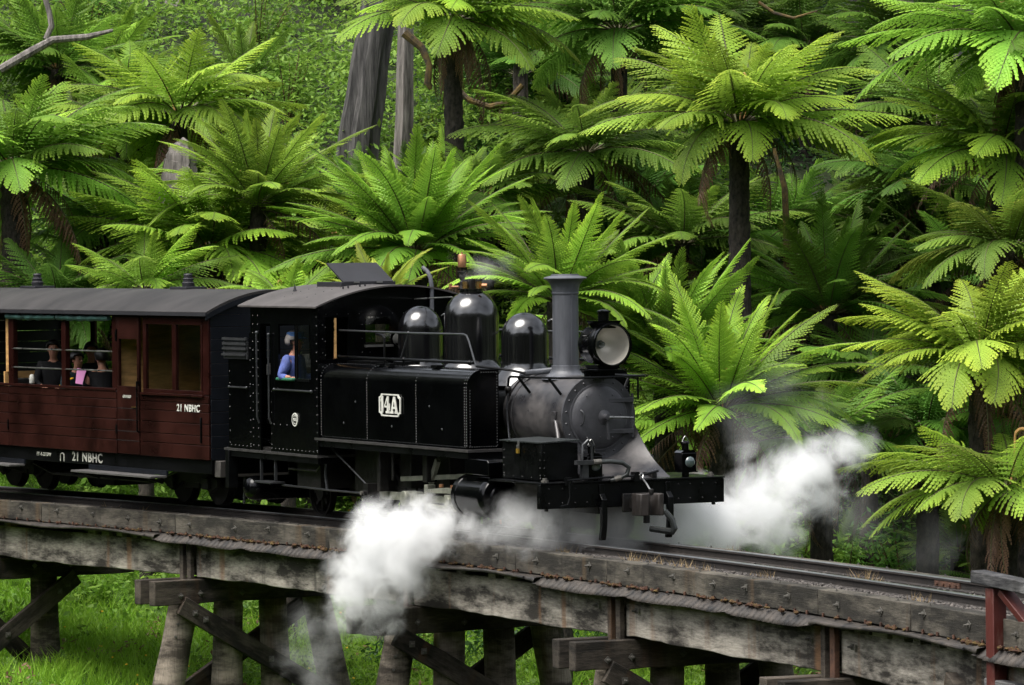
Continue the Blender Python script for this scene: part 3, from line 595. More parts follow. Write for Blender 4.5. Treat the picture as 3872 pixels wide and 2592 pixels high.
def shrub(label, u, v, d, h, w, n, color, seed, leaf=(.04, .09)):
    c = at(u, v, d); c.z = ground(c) - .05; o = empty('shrub', c); tag(o, label, 'shrub', 'shrubs on the open slope'); g = np.random.default_rng(seed); st = MB(); C = []
    for k in range(9):
        a = g.uniform(0, 6.28); r = g.uniform(.1, 1) * w; tip = Vector((math.cos(a) * r, math.sin(a) * r, h * g.uniform(.6, 1.1))); st.tube([(0, 0, 0), tip * .5 + Vector((0, 0, .1 * h)), tip], [.022, .014, .005], 5)
        m = n // 9; t = g.uniform(.35, 1.05, size=(m, 1)); C.append(np.array(tip) * t + g.normal(size=(m, 3)) * np.array([w * .22, w * .22, h * .10]))
    st.build('stems', 'branch', o); C = np.concatenate(C); V, F = leaves(C, g.uniform(*leaf, size=len(C)), seed=seed, asp=.32); inst('foliage', bigmesh('foliage', V, F, 'leaf', np.repeat(g.uniform(0, 1, size=len(C)), 4)), o, color=color)
for i_, (u_, v_, d_, h_, w_, c_, l_) in enumerate([(660, 300, 80, 1.6, .8, (1.5, 1.5, .9), 'tall pale shrub left of the leaning gum'), (590, 210, 84, 1.9, .9, (1.2, 1.2, .8), 'shrub on the open slope above the upright left fern'), (720, 130, 88, 1.8, 1.0, (.8, .95, .7), 'darker shrub high on the slope left of the leaning gum'), (520, 60, 92, 2.2, 1.1, (1.2, 1.25, .8), 'leafy sapling right of the thick pale gum trunk'), (290, 60, 92, 2.0, 1.1, (1.0, 1.1, .7), 'leafy sapling left of the thick pale gum trunk'), (640, 40, 94, 2.0, 1.0, (1.6, 1.5, 1.0), 'light green shrub at the top edge left of the gums'), (1110, 260, 80, 1.4, .8, (1.0, 1.2, .8), 'shrub under the sagging mossy branch'), (1000, 250, 79, 1.2, .6, (1.4, 1.3, .8), 'small shrub right of the slim pale trunk'), (200, 120, 86, 1.6, .9, (.7, .9, .65), 'dark shrub behind the fallen grey branch'), (1830, 1215, 66, 1.5, 1.0, (1.7, 1.7, 1.0), 'bright shrub behind the track below the steam cloud'), (1930, 1230, 66, 1.3, .8, (1.3, 1.4, .9), 'lower shrub behind the track right of the bright one'), (2070, 1100, 65, 1.7, .8, (.9, 1.2, .9), 'glossy dark shrub left of the low right-edge fern')]):
    shrub(l_, u_, v_, d_, h_, w_, 900, c_, 700 + i_)
for i_, (a_, b_, d_) in enumerate([((610, 330), (690, 255), 82), ((745, 190), (700, 150), 86), ((1130, 200), (1240, 110), 82)]):
    pass
branch('long dead stick leaning on the open slope', [at(600, 335, 81), at(640, 300, 81), at(700, 262, 81)], [.03, .022, .01], 'gum')
branch('dead pale limb lying above the upright left fern', [at(520, 150, 85), at(560, 165, 85), at(620, 150, 85)], [.035, .03, .012], 'gum')
# ================================================================== forest on the far slopes (around and behind the viewpoint)
def far_forest():
    rg = np.random.default_rng(44); base = bmesh.new(); bmesh.ops.create_icosphere(base, subdivisions=2, radius=1); bv = np.array([v.co[:] for v in base.verts]); bf = np.array([[v.index for v in f.verts] for f in base.faces]); base.free()
    V = []; F = []; o = 0
    def add(l, d, r, h):
        nonlocal o
        z = terr(l, d); n = 1 + rg.uniform(-.32, .32, size=(len(bv), 1)); p = bv * n * np.array([r, r, h]); c = np.array(wp(l, d, z + h * .8)); V.append(p + c); F.append(bf + o); o += len(bv)
    for _ in range(900):
        l = rg.uniform(-160, 160); d = rg.uniform(-150, 185); a = abs(l)
        if -14 < d < 112 and a < 30: continue
        if d > 0 and a < d * .14 + 3: continue
        add(l, d, rg.uniform(2.2, 5), rg.uniform(4, 9))
    for _ in range(260):
        d = rg.uniform(45, 150); add(-rg.uniform(max(17, .14 * d + 4), 125), d, rg.uniform(2.5, 5), rg.uniform(4, 9))
    for _ in range(170):
        l = rg.uniform(-40, 40); d = rg.uniform(-50, -16); add(l, d, rg.uniform(2.0, 4.2), rg.uniform(5, 9.5))
    ob = inst('surrounding_forest', bigmesh('surrounding_forest', np.concatenate(V), np.concatenate(F), 'farleaf', smooth=False)); tag(ob, 'mass of dark forest on the slopes around the valley', None, None, 'stuff')
far_forest()
# ================================================================== curved track
TR, TX0, TY0, TG = 88.0, .3, -.03, .0072
def tpt(s, off=0.0, z=0.0):
    a = (s - TX0) / TR; return Vector((TX0 + (TR + off) * math.sin(a), TY0 - TR + (TR + off) * math.cos(a), z + TG * s))
def tdir(s):
    a = (s - TX0) / TR; return Vector((math.cos(a), -math.sin(a), TG)).normalized()
def tmat(s, off=0.0, z=0.0):
    x = tdir(s); y = Vector((0, 0, 1)).cross(x).normalized(); zz = x.cross(y); p = tpt(s, off, z)
    return Matrix(((x.x, y.x, zz.x, p.x), (x.y, y.y, zz.y, p.y), (x.z, y.z, zz.z, p.z), (0, 0, 0, 1)))
def put(mb, name, m, parent, mtx, **kw):
    o = mb.build(name, m, parent, **kw); o.matrix_world = mtx; return o
S0, S1 = -16.0, 19.0
track = empty('railway_track', tpt(0, 0, -.15)); tag(track, 'narrow-gauge curved railway track carrying the train over the bridge', 'track')
bpy.context.view_layer.update()
def sweep(prof, off, s0=S0, s1=S1, ds=.5, closed=True):
    m = MB(); n = len(prof); ns = int((s1 - s0) / ds) + 1; V = []; F = []
    for i in range(ns):
        s = s0 + (s1 - s0) * i / (ns - 1)
        for (o, z) in prof: V.append(tpt(s, off + o, z) - track.location)
    for i in range(ns - 1):
        for k in range(n if closed else n - 1): F.append((i * n + k, i * n + (k + 1) % n, (i + 1) * n + (k + 1) % n, (i + 1) * n + k))
    if closed: F.append(tuple(range(n))); F.append(tuple((ns - 1) * n + k for k in range(n)))
    m.add(V, F); return m
for sgn in (-1, 1):
    web = [(-.055, -.120), (.055, -.120), (.055, -.108), (.010, -.095), (.010, -.034), (.029, -.028), (.029, -.008), (-.029, -.008), (-.029, -.028), (-.010, -.034), (-.010, -.095), (-.055, -.108)]
    r = sweep(web, sgn * .412).build('rail', 'railside', track)
    sweep([(-.029, -.0085), (.029, -.0085), (.024, 0), (-.024, 0)], sgn * .412).build('rail_head', 'railtop', r)
fp = MB(); 
for sgn in (-1, 1): fp.box(-.28, .28, sgn * .018 - .008, sgn * .018 + .008, -.095, -.035)
for k in range(4):
    for sgn in (-1, 1): fp.cyl((-.21 + .14 * k, sgn * .026, -.065), (-.21 + .14 * k, sgn * .045, -.065), .016, 6)
fpm = fp.mesh('fishplate'); fpm.materials.append(M['rust'])
for s, o in ((11.0, .412), (1.0, -.412)):
    f = inst('fishplate', fpm, track); f.matrix_world = tmat(s, o)
sl = MB().box(-.10, .10, -.72, .72, -.24, -.122).mesh('sleeper'); sl.materials.append(M['sleeper'])
for i in range(int((S1 - S0) / .66)):
    f = inst('sleeper', sl, track); f.matrix_world = tmat(S0 + .3 + i * .66 + random.uniform(-.03, .03))
# ballast: bed and loose stones
bed = sweep([(-.80, -.40), (.80, -.40), (.80, -.118), (.5, -.135), (.3, -.14), (-.3, -.14), (-.5, -.135), (-.80, -.108)], 0).build('ballast_bed', 'ballast', track, kind='stuff')
def stones():
    bm = bmesh.new(); bmesh.ops.create_icosphere(bm, subdivisions=1, radius=1); bv = np.array([v.co[:] for v in bm.verts]); bf = np.array([[v.index for v in f.verts] for f in bm.faces]); bm.free()
    rg = np.random.default_rng(8); V = []; F = []; o = 0
    for i in range(5200):
        near = rg.random() < .7
        s = rg.uniform(3.5, 17) if near else rg.uniform(S0, S1); of = rg.uniform(-.80, -.46) if rg.random() < .72 else rg.uniform(-.40, .80)
        p = tpt(s, of, -.112 + rg.uniform(-.015, .012)) - track.location; r = rg.uniform(.010, .030)
        V.append(bv * rg.uniform(.55, 1.3, size=(12 if len(bv) == 12 else len(bv), 1)) * np.array([r, r, r * .7]) + np.array(p)); F.append(bf + o); o += len(bv)
    inst('ballast_stones', bigmesh('ballast_stones', np.concatenate(V), np.concatenate(F), 'ballast'), track)['kind'] = 'stuff'
stones()
def straw():
    rg = np.random.default_rng(9); V = []; T = []
    for s, of, n in [(5.6, -.66, 30), (6.0, -.6, 14), (6.6, -.68, 18), (7.0, -.62, 20), (7.4, -.7, 14), (8.5, -.5, 25), (8.8, -.32, 20), (9.4, .2, 25), (9.9, .1, 14), (5.0, .95, 30), (12.5, -.68, 20), (3.9, -.7, 20), (-8.9, -.75, 8), (-8.0, -.75, 6)]:
        for _ in range(n):
            b = tpt(s + rg.normal() * .14, of + rg.normal() * .05, -.11) - track.location; h = rg.uniform(.04, .15); a = rg.uniform(0, 6.28); w = .004
            V += [(b.x - w * math.cos(a), b.y - w * math.sin(a), b.z), (b.x + w * math.cos(a), b.y + w * math.sin(a), b.z), (b.x + rg.normal() * h * .5, b.y + rg.normal() * h * .5, b.z + h)]; T += [0, 0, 1]
    inst('dry_grass', bigmesh('dry_grass', V, np.arange(len(V)).reshape(-1, 3), 'straw', T), track)['kind'] = 'stuff'
straw()

# ================================================================== timber trestle bridge
bridge = empty('trestle_bridge', tpt(0, 0, -3)); tag(bridge, 'curved weathered timber trestle bridge with ballast kerbs, girders and round piles', 'bridge')
bpy.context.view_layer.update()
def bolt_mesh():
    m = MB(); m.box(-.032, .032, -.008, 0, -.032, .032); m.cyl((0, -.008, 0), (0, -.030, 0), .020, 6); m.cyl((0, -.03, 0), (0, -.06, 0), .011, 6)
    me = m.mesh('bolt'); me.materials.append(M['zinc']); return me
BOLT = bolt_mesh()
def rough_beam(L, w, h, seed, nx=None, amp=.012, wave=0.0, taper=0.0):
    "hewn timber along local X, centred, with uneven arrises and a wavy lower edge"
    rg = random.Random(seed); nx = nx or max(3, int(L / .22)); V = []; F = []; prof = [(-.5, -.5), (-.5, -.15), (-.5, .2), (-.5, .5), (.5, .5), (.5, -.5)]
    n = len(prof); ph = rg.uniform(0, 6)
    for i in range(nx + 1):
        x = -L / 2 + L * i / nx; lo = wave * (math.sin(x * 1.3 + ph) * .6 + math.sin(x * 3.7 + ph * 2) * .4) + rg.uniform(-1, 1) * amp
        for k, (a, b) in enumerate(prof):
            z = b * h + (lo if b < -.4 else rg.uniform(-1, 1) * amp * .25); y = a * w + rg.uniform(-1, 1) * amp * .5
            V.append((x, y, z))
    for i in range(nx):
        for k in range(n): F.append((i * n + k, i * n + (k + 1) % n, (i + 1) * n + (k + 1) % n, (i + 1) * n + k))
    F.append(tuple(range(n))); F.append(tuple(nx * n + k for k in range(n)))
    m = MB(); m.add(V, F); return m
KERB_OFF = 1.01
def kerb_row(side):
    js = [S0, -13.8, -10.4, -6.4, -1.95, 3.2, 5.6, 10.85, 13.0, 15.9, S1]
    for i in range(len(js) - 1):
        a, b = js[i] + .008, js[i + 1] - .008; s = (a + b) / 2; L = b - a
        o = put(rough_beam(L, .20, .265, 40 + i + (side > 0) * 50, amp=.006), 'kerb_timber', 'kerb', bridge, tmat(s, side * (KERB_OFF - .10), -.07 - .1325), bevel=.008)
        # bend to the curve
        for v in o.data.vertices:
            p = tpt(s + v.co.x, side * (KERB_OFF - .10) + v.co.y, -.2025 + v.co.z); v.co = o.matrix_world.inverted() @ p
        if side < 0:
            k = max(2, int(L / .95))
            for j in range(k):
                sb = a + L * (j + .5) / k + random.uniform(-.18, .18); zz = -.17 + random.uniform(-.03, .03)
                bo = inst('bolt', BOLT, o); bo.matrix_world = tmat(sb, -KERB_OFF - .002, zz) @ Matrix.Rotation(random.uniform(0, 1.5), 4, 'Y')
        k = max(2, int(L / .62))
        for j in range(k):
            bo = inst('spike', BOLT, o); bo.matrix_world = tmat(a + L * (j + .5) / k, side * (KERB_OFF - .04), -.066) @ Matrix.Rotation(-math.pi / 2, 4, 'X') @ Matrix.Diagonal((.55, .35, .55, 1))
kerb_row(-1); kerb_row(1)
# corrugated flashing under the kerb, one sheet after another
def sheet(s0, s1, hang, seed):
    rg = random.Random(seed); V = []; F = []; ns = int((s1 - s0) / .019); ph = rg.uniform(0, 6)
    for i in range(ns + 1):
        s = s0 + (s1 - s0) * i / ns; w = math.sin(2 * math.pi * s / .125) * .011; sag = .008 * math.sin(s * 1.7 + ph) + .005 * math.sin(s * 4.1 + ph)
        e = min(1, (s - s0) / .3, (s1 - s) / .3); curl = (1 - e) * .03
        if hang: prof = [(-.90, -.346), (-1.03, -.350), (-1.06 + w * .5, -.364), (-1.115 + w, -.408 + sag * .5), (-1.165 + w, -.455 + sag + curl)]
        else: prof = [(-.90, -.346), (-1.04, -.350 + w * .3), (-1.12, -.356 + w * .5 + sag * .5), (-1.16, -.362 + w * .3 + sag * .8), (-1.175, -.378 + sag * .8 - curl)]
        V += [tpt(s, o, z) - bridge.location for o, z in prof]
    n = 5
    for i in range(ns):
        for k in range(n - 1): F.append((i * n + k, i * n + k + 1, (i + 1) * n + k + 1, (i + 1) * n + k))
    o = inst('corrugated_sheet', bigmesh('corrugated_sheet', [tuple(v) for v in V], F, 'iron', smooth=True), bridge)
    so = o.modifiers.new('thickness', 'SOLIDIFY'); so.thickness = .004
    if not hang:
        MB().tube([tpt(s0 + .25 + (s1 - s0 - .5) * k / 24, -1.175, -.366 + .020 * math.sin((s0 + (s1 - s0) * k / 24) * 1.7 + ph)) - bridge.location for k in range(25)], .017, 8).build('conduit', 'iron', bridge)
for i, (a, b, h) in enumerate([(-16, -12.1, 1), (-12.12, -6.75, 0), (-6.8, -4.2, 1), (-4.22, -1.0, 1), (-1.02, 4.0, 0), (3.95, 6.4, 1), (6.35, 8.9, 1), (8.85, 11.0, 1), (10.95, 14.8, 0), (14.7, 18.5, 1)]): sheet(a, b, h, 60 + i)
def moss():
    rg = random.Random(3); m = MB()
    for i in range(520):
        s = rg.uniform(-11, 16); f = mnoise.noise(Vector((s * .9, 4.2, 0)))
        if f < -.05 and rg.random() < .85: continue
        r = rg.uniform(.012, .034); p = tpt(s, -1.035 - rg.uniform(0, .05), -.336 + rg.uniform(-.004, .012)) - bridge.location
        m.sphere(p, r, 6, 4, (rg.uniform(1, 2.2), 1, rg.uniform(.5, .9)))
    for i, v in enumerate(m.v): m.v[i] = tuple(Vector(v) + Vector((rg.uniform(-1, 1), rg.uniform(-1, 1), rg.uniform(-1, 1))) * .006)
    m.build('moss', 'moss', bridge, kind='stuff')
    d = MB()
    for s in np.arange(-15.8, 18, .335):
        s = s + rg.uniform(-.05, .05); p = tpt(s, -1.03, -.338) - bridge.location; q = tpt(s, -1.03, -.300) - bridge.location; d.cyl(p, q, .014, 5)
    d.build('roof_nails', 'rust', bridge, kind='stuff')
moss()
BENTS = [-12.2, -6.1, .1, 5.8, 11.1, 16.4]
GOFF = [(-.82, .30), (-.28, .28), (.28, .28), (.82, .28)]
ends = [S0] + BENTS + [S1]
for i in range(len(ends) - 1):
    a, b = ends[i] + .16, ends[i + 1] - .16; s = (a + b) / 2
    for k, (of, w) in enumerate(GOFF):
        g = put(rough_beam(b - a, w, .47, 100 + 10 * i + k, amp=.008, wave=.014), 'girder', 'girder', bridge, tmat(s, of - (.0 if k else .0), -.685), bevel=.012)
        if k == 0:
            for x in (-(b - a) / 2 + .35, (b - a) / 2 - .35):
                bo = inst('bolt', BOLT, g); bo.matrix_world = tmat(s + x, of - w / 2 - .012, -.60)
    # packing blocks under the flashing
    for j in range(int((b - a) / .42)):
        if random.random() < .75:
            L = random.uniform(.16, .36); put(rough_beam(L, .16, .05, 300 + i * 30 + j, nx=3, amp=.005), 'packing_block', 'girder', bridge, tmat(a + .2 + j * .42, -.93, -.425))
for i, s in enumerate(BENTS):
    # paired crossheads across the piles
    for q, ds in enumerate((-.22, .22)):
        c = rough_beam(3.1, .17, .33, 400 + 2 * i + q, amp=.010, wave=.01)
        mt = tmat(s + ds, -.10, -1.105) @ Matrix.Rotation(math.pi / 2, 4, 'Z'); o = put(c, 'crosshead', 'cross', bridge, mt, bevel=.012)
        if q == 1:
            for of in (-1.25, -.95, -.30, .32):
                bo = inst('bolt', BOLT, o); bo.matrix_world = tmat(s + ds + .088, of, -1.10 + random.uniform(-.06, .06)) @ Matrix.Rotation(math.pi / 2, 4, 'Z') @ Matrix.Rotation(.78, 4, 'Y')
    # iron straps and a timber post on the outer girder joint
    for ds, w, mm in ((-.10, .10, 'cross'), (.12, .11, 'rust' if i in (4, 2) else 'cross')):
        put(MB().box(-w / 2, w / 2, -.03, .03, -.42, .42), 'joint_post', mm, bridge, tmat(s + ds, -1.00, -.83), bevel=.006)
    piles = [(-.98, -1.62), (-.34, -.42), (.34, .45), (.98, 1.55)] if i else [(.02, .05), (-1.5, -2.1)]
    for k, (o0, o1) in enumerate(piles):
        top = tpt(s, o0, -1.0); bot = tpt(s, o1, 0); bot.z = ground(bot) - .4
        mb = MB(); n = 7; pts = [top.lerp(bot, j / n) for j in range(n + 1)]; mid = top
        mb.tube([p - mid for p in pts], [.190 + .045 * j / n + random.uniform(-.008, .008) for j in range(n + 1)], 16)
        for vi, v in enumerate(mb.v):
            a = math.atan2(v[1], v[0]); f = 1 + .03 * math.sin(a * 7 + i + k); mb.v[vi] = (v[0] * f, v[1] * f, v[2])
        o = mb.build('pile', 'pile', bridge); o.matrix_world = Matrix.Translation(mid)
        if k < 2:
            for zz in (-.55, -.72):
                pq = top.lerp(bot, (-zz) / (top.z - bot.z)); bo = inst('bolt', BOLT, o); bo.matrix_world = Matrix.Translation(pq + Vector((.15, -.10, 0))) @ Matrix.Rotation(.95, 4, 'Z') @ Matrix.Rotation(.4, 4, 'Y')
    # diagonal braces, one on each face of the bent
    for sg, a_, b_ in (((1, -1.25, 1.5), (-1, 1.25, -1.5)) if i else ((1, .42, -2.0), (-1, -1.4, .3))):
        p = tpt(s + sg * .30, a_, -1.28); q = tpt(s + sg * .30, b_, -2.9); mtx = Matrix.Translation((p + q) / 2); d = (q - p)
        L = d.length; x = d.normalized(); y = tdir(s); z = x.cross(y).normalized(); y = z.cross(x)
        mtx = Matrix(((x.x, y.x, z.x, (p.x + q.x) / 2), (x.y, y.y, z.y, (p.y + q.y) / 2), (x.z, y.z, z.z, (p.z + q.z) / 2), (0, 0, 0, 1)))
        o = put(rough_beam(L, .09, .26, 500 + i * 2 + sg, amp=.006), 'brace', 'cross', bridge, mtx, bevel=.008)
        if sg > 0:
            for t in (.07, .13, .5): bo = inst('bolt', BOLT, o); bo.matrix_world = Matrix.Translation(p.lerp(q, t) + tdir(s) * .05) @ Matrix.Rotation(math.pi / 2, 4, 'Z') @ Matrix.Diagonal((1.2, 1, 1.2, 1))
# refuge handrail at the right, nearest to the viewer
rail = empty('refuge_handrail', at(2277, 1600, 39.0)); tag(rail, 'worn red refuge handrail with lichen-grey top rail at the right edge', 'handrail')
def rl(u, v, d=39.0): return at(u, v, d) - rail.location
MB().beam(rl(2277, 1345), rl(2283, 1760), .15, .13, up=(1, 0, 0)).build('post', 'redpaint', rail, bevel=.008)
MB().beam(rl(2296, 1352, 38.9), rl(2420, 1510, 38.3), .13, .07, up=(1, 0, 0)).build('diagonal_brace', 'redpaint', rail, bevel=.008)
MB().beam(rl(2236, 1318, 39.2), rl(2480, 1372, 37.8), .17, .115).build('top_rail', 'topgrey', rail, bevel=.010)
MB().beam(rl(2262, 1566, 39.1), rl(2480, 1615, 37.8), .12, .13).build('lower_rail', 'topgrey', rail, bevel=.010)
MB().beam(rl(2480, 1372, 37.8), rl(2486, 1760, 37.8), .15, .13, up=(1, 0, 0)).build('post', 'redpaint', rail, bevel=.008)
MB().beam(tpt(13.9, -1.0, -.75) - rail.location, rl(2284, 1700), .16, .2).build('outrigger', 'cross', rail, bevel=.01)
# ================================================================== steam locomotive (x forward, near side at negative y, rail top z = 0)
loco = empty('steam_locomotive'); tag(loco, 'black narrow-gauge side-tank steam locomotive numbered 14A at the head of the train', 'locomotive')
def P_(mb, name, m, parent=None, **kw): return mb.build(name, m, parent or loco, **kw)
# frames, beam, front platform
P_(MB().box(-4.55, 3.95, -.40, -.34, .38, .84).box(-4.55, 3.95, .34, .40, .38, .84).box(-4.5, -3.9, -.4, .4, .45, .8).box(2.2, 3.9, -.36, .36, .45, .74), 'frame', 'under')
bb = P_(MB().box(4.00, 4.08, -1.25, 1.25, .47, .757), 'buffer_beam', 'satin', bevel=.006)
rv = MB()
for y in (-1.13, -.95, -.78, -.62, .62, .78, .95, 1.13): rv.rivets([(4.08, y, .70), (4.08, y, .53)], .017, (1, 0, 0), 7)
for y in (-.18, -.05, .12): rv.rivets([(4.08, y, .71)], .014, (1, 0, 0), 7)
P_(rv, 'beam_bolts', 'satin', bb, kind='stuff')
P_(MB().box(2.95, 4.10, -1.25, 1.25, .760, .778), 'front_platform', 'satin', bevel=.004)
nb = MB()
for y in (-1.13, 1.12): nb.cyl((3.98, y, .778), (3.98, y, .80), .045, 8).cyl((3.98, y, .80), (3.98, y, .825), .028, 6)
P_(nb, 'platform_nuts', 'zinc')
P_(MB().box(4.0, 4.04, -1.15, -1.12, .44, .47).box(4.0, 4.04, 1.12, 1.15, .44, .47), 'beam_studs', 'under')
# rail guards
for s in (-1, 1):
    y = .45 * s + .02; m = MB(); pr = [(4.085, .74), (4.10, .74), (4.10, .62), (4.16, .56), (4.165, .36), (4.15, .20), (4.12, .08), (4.06, .08), (4.09, .20), (4.10, .36), (4.085, .50)]
    m.prism(pr, 'y', y - .035, y + .035); P_(m, 'rail_guard', 'satin', bevel=.006)
# coupler
cp = P_(MB().box(3.95, 4.30, -.075, .075, .44, .56).box(4.08, 4.12, -.16, .16, .40, .62), 'coupler', 'under', bevel=.01)
P_(MB().prism([(4.26, -.13), (4.40, -.15), (4.47, -.12), (4.50, -.03), (4.46, .00), (4.40, -.03), (4.38, .02), (4.42, .07), (4.50, .10), (4.52, .16), (4.44, .19), (4.26, .13)], 'z', .37, .63), 'knuckle', mat('worn_coupler_iron', (.024, .020, .018), .5, metal=.4, var=.4, vscale=8), cp, bevel=.012)
P_(MB().box(4.34, 4.40, -.02, .04, .28, .37).cyl((4.40, .06, .62), (4.40, .06, .68), .03, 8), 'lock_lift', 'under', cp, bevel=.006)
P_(MB().tube([(4.39, .05, .67), (4.34, .03, .74), (4.30, 0, .80)], .010, 6).tube([(4.30, 0, .80), (4.28, .02, .84), (4.27, 0, .86), (4.28, -.03, .84), (4.30, 0, .80)], .009, 6), 'lifting_chain', 'steel', cp)
P_(MB().tube([(4.13, -.92, .80), (4.13, -.5, .815), (4.13, .0, .82), (4.14, .15, .84), (4.16, .30, .875)], .014, 7).box(4.08, 4.14, -.93, -.85, .74, .83).box(4.06, 4.15, -.02, .05, .76, .87).tube([(4.14, -.89, .79), (4.15, -.89, .60), (4.15, -.92, .52), (4.15, -1.02, .50)], .013, 7), 'uncoupling_lever', 'satin')
P_(MB().tube([(4.12, -.52, 1.00), (4.16, -.36, 1.005), (4.18, -.20, .985), (4.19, -.12, .93), (4.18, -.14, .85), (4.16, -.24, .80), (4.12, -.33, .78)], .028, 10), 'brake_hose', 'hose')
P_(MB().cyl((4.12, -.56, 1.00), (4.13, -.46, 1.004), .034, 10).cyl((4.17, -.21, .815), (4.14, -.28, .792), .034, 10), 'hose_clamps', 'zinc')
P_(MB().box(4.06, 4.14, -.78, -.55, .975, 1.025).tube([(4.10, -.70, 1.02), (4.10, -.69, 1.20), (4.10, -.62, 1.26), (4.09, -.56, 1.20), (4.08, -.55, 1.0)], .016, 7).tube([(4.12, -.70, 1.02), (4.12, -.68, 1.22)], .006, 5).box(4.05, 4.12, -.70, -.62, .80, .98), 'hose_dummy', 'railing')
P_(MB().tube([(4.20, .36, .40), (4.26, .42, .30), (4.28, .44, .20), (4.26, .42, .16), (4.16, .36, .17), (4.05, .24, .19)], [.035, .04, .042, .045, .04, .035], 9), 'vacuum_hose', 'hose')
# wheels and motion
def wheel(x, r, y, name='driving_wheel', spokes=10):
    w = P_(MB().lathe([(r + .0, -.05), (r + .028, -.05), (r + .028, -.03), (r, -.02), (r, .05), (r - .06, .05), (r - .06, -.05)], (x, y, r), 'y', 32, close=False), name, 'under')
    m = MB().cyl((x, y - .06, r), (x, y + .06, r), .11, 16)
    for k in range(spokes):
        a = 2 * math.pi * k / spokes; m.beam((x + .08 * math.cos(a), y, r + .08 * math.sin(a)), (x + (r - .05) * math.cos(a), y, r + (r - .05) * math.sin(a)), .05, .05, up=(0, 1, 0))
    P_(m, 'spokes', 'under', w)
for x in (-.95, .13, 1.12):
    for s in (-1, 1): wheel(x, .455, s * .45)
    P_(MB().cyl((x, -.5, .455), (x, .5, .455), .07, 12), 'axle', 'under')
for x in (-3.35, 2.95):
    for s in (-1, 1): wheel(x, .30, s * .45, 'carrying_wheel', 8)
for s in (-1, 1):
    y = s * .80
    P_(MB().prism([(-1.05, .34), (1.22, .36), (1.22, .46), (-1.05, .44)], 'y', y - .03, y + .03).cyl((-.95, y - .05, .395), (-.95, y + .05, .395), .085, 16).cyl((1.12, y - .05, .41), (1.12, y + .05, .41), .085, 16), 'coupling_rod', 'motion', bevel=.006)
    y2 = s * .93
    P_(MB().prism([(.02, .33), (.30, .35), (1.40, .40), (1.40, .48), (.30, .46), (.02, .47)], 'y', y2 - .035, y2 + .035).cyl((.10, y2 - .09, .40), (.10, y2 + .09, .40), .095, 18).box(.22, .40, y2 - .05, y2 + .05, .32, .49), 'connecting_rod', 'motion', bevel=.006)
    y3 = s * .97
    P_(MB().prism([(.75, .545), (1.25, .585), (1.78, .555), (1.78, .505), (1.25, .515), (.75, .495)], 'y', y3 - .05, y3 + .05).prism([(.75, .37), (1.25, .345), (1.78, .375), (1.78, .325), (1.25, .29), (.75, .32)], 'y', y3 - .05, y3 + .05).box(.70, .78, y3 - .06, y3 + .06, .28, .60), 'slide_bars', 'motion', bevel=.006)
    P_(MB().box(1.25, 1.52, y3 - .07, y3 + .07, .36, .50).cyl((1.40, y3 - .11, .43), (1.40, y3 + .11, .43), .055, 14).cyl((1.45, y3, .43), (1.8, y3, .43), .03, 10), 'piston_crosshead', 'motion', bevel=.006)
    P_(MB().cyl((1.05, y3, .58), (1.05, y3, .62), .03, 8).cyl((1.35, y3, .58), (1.35, y3, .62), .03, 8).cyl((1.62, y3, .57), (1.62, y3, .61), .03, 8).cyl((1.72, y3, .57), (1.72, y3, .61), .022, 8), 'oil_cups', 'bronze')
    cyl = P_(MB().lathe([(.0001, 1.75), (.24, 1.75), (.26, 1.77), (.26, 1.86), (.250, 1.87), (.250, 2.44), (.26, 2.45), (.26, 2.55), (.24, 2.58), (.16, 2.60), (.15, 2.63), (.0001, 2.64)], (0, s * .96, .52), 'x', 36), 'cylinder', 'black')
    P_(MB().box(2.02, 2.60, s * .96 - .17, s * .96 + .17, .70, .78).prism([(2.00, .79), (2.62, .79), (2.62, .95), (2.58, .985), (2.04, .985), (2.00, .95)], 'y', s * .96 - .19, s * .96 + .19), 'valve_chest', 'black', cyl, bevel=.012)
    P_(MB().cyl((1.9, s * .9, .50), (1.98, s * .9, .28), .014, 6).cyl((2.45, s * .9, .30), (2.45, s * .9, .20), .014, 6), 'drain_cocks', 'bronze', cyl)
P_(MB().box(-1.02, -.88, -1.02, -.86, .30, .54).cyl((-.95, -1.06, .42), (-.95, -1.0, .42), .035, 12), 'feed_pump_bracket', 'under')
P_(MB().cyl((-.95, -1.09, .42), (-.95, -1.05, .42), .028, 12).cyl((-1.06, -.99, .41), (-1.02, -.99, .41), .02, 8), 'pipe_union', 'zinc')
P_(MB().tube([(-1.92, -1.02, .95), (-.97, -1.0, .53)], .011, 7), 'stay_rod', 'railing')
P_(MB().tube([(-3.42, -1.02, .41), (-2.0, -1.02, .405), (-1.05, -1.0, .41)], .014, 7).tube([(-2.1, -1.0, .95), (-2.15, -1.0, .6), (-2.1, -1.0, .41)], .02, 7), 'feed_pipe', 'railing')
P_(MB().box(-2.6, 2.6, .30, .34, .10, .60).box(-3.9, -2.65, .2, .24, .2, .8).box(-2.4, 2.0, -.33, .33, .55, 1.05).box(-1.9, -1.2, -.7, -.42, .35, .95).box(-.5, -.2, -.75, -.42, .5, 1.0).box(.45, .8, -.72, -.42, .45, 1.0).tube([(.5, -.85, 1.0), (.55, -.85, .55)], .03, 8).tube([(-.4, -.9, 1.02), (-.4, -.9, .6)], .025, 8).box(.5, .62, -.95, -.8, .62, .95).box(-.7, -.62, -.98, -.84, .45, 1.0), 'valve_gear', 'under', bevel=.01)
P_(MB().beam((-.3, -.83, .62), (1.6, -.83, .74), .04, .06).beam((.55, -.86, .60), (.75, -.86, .90), .05, .07), 'radius_rod', 'motion')
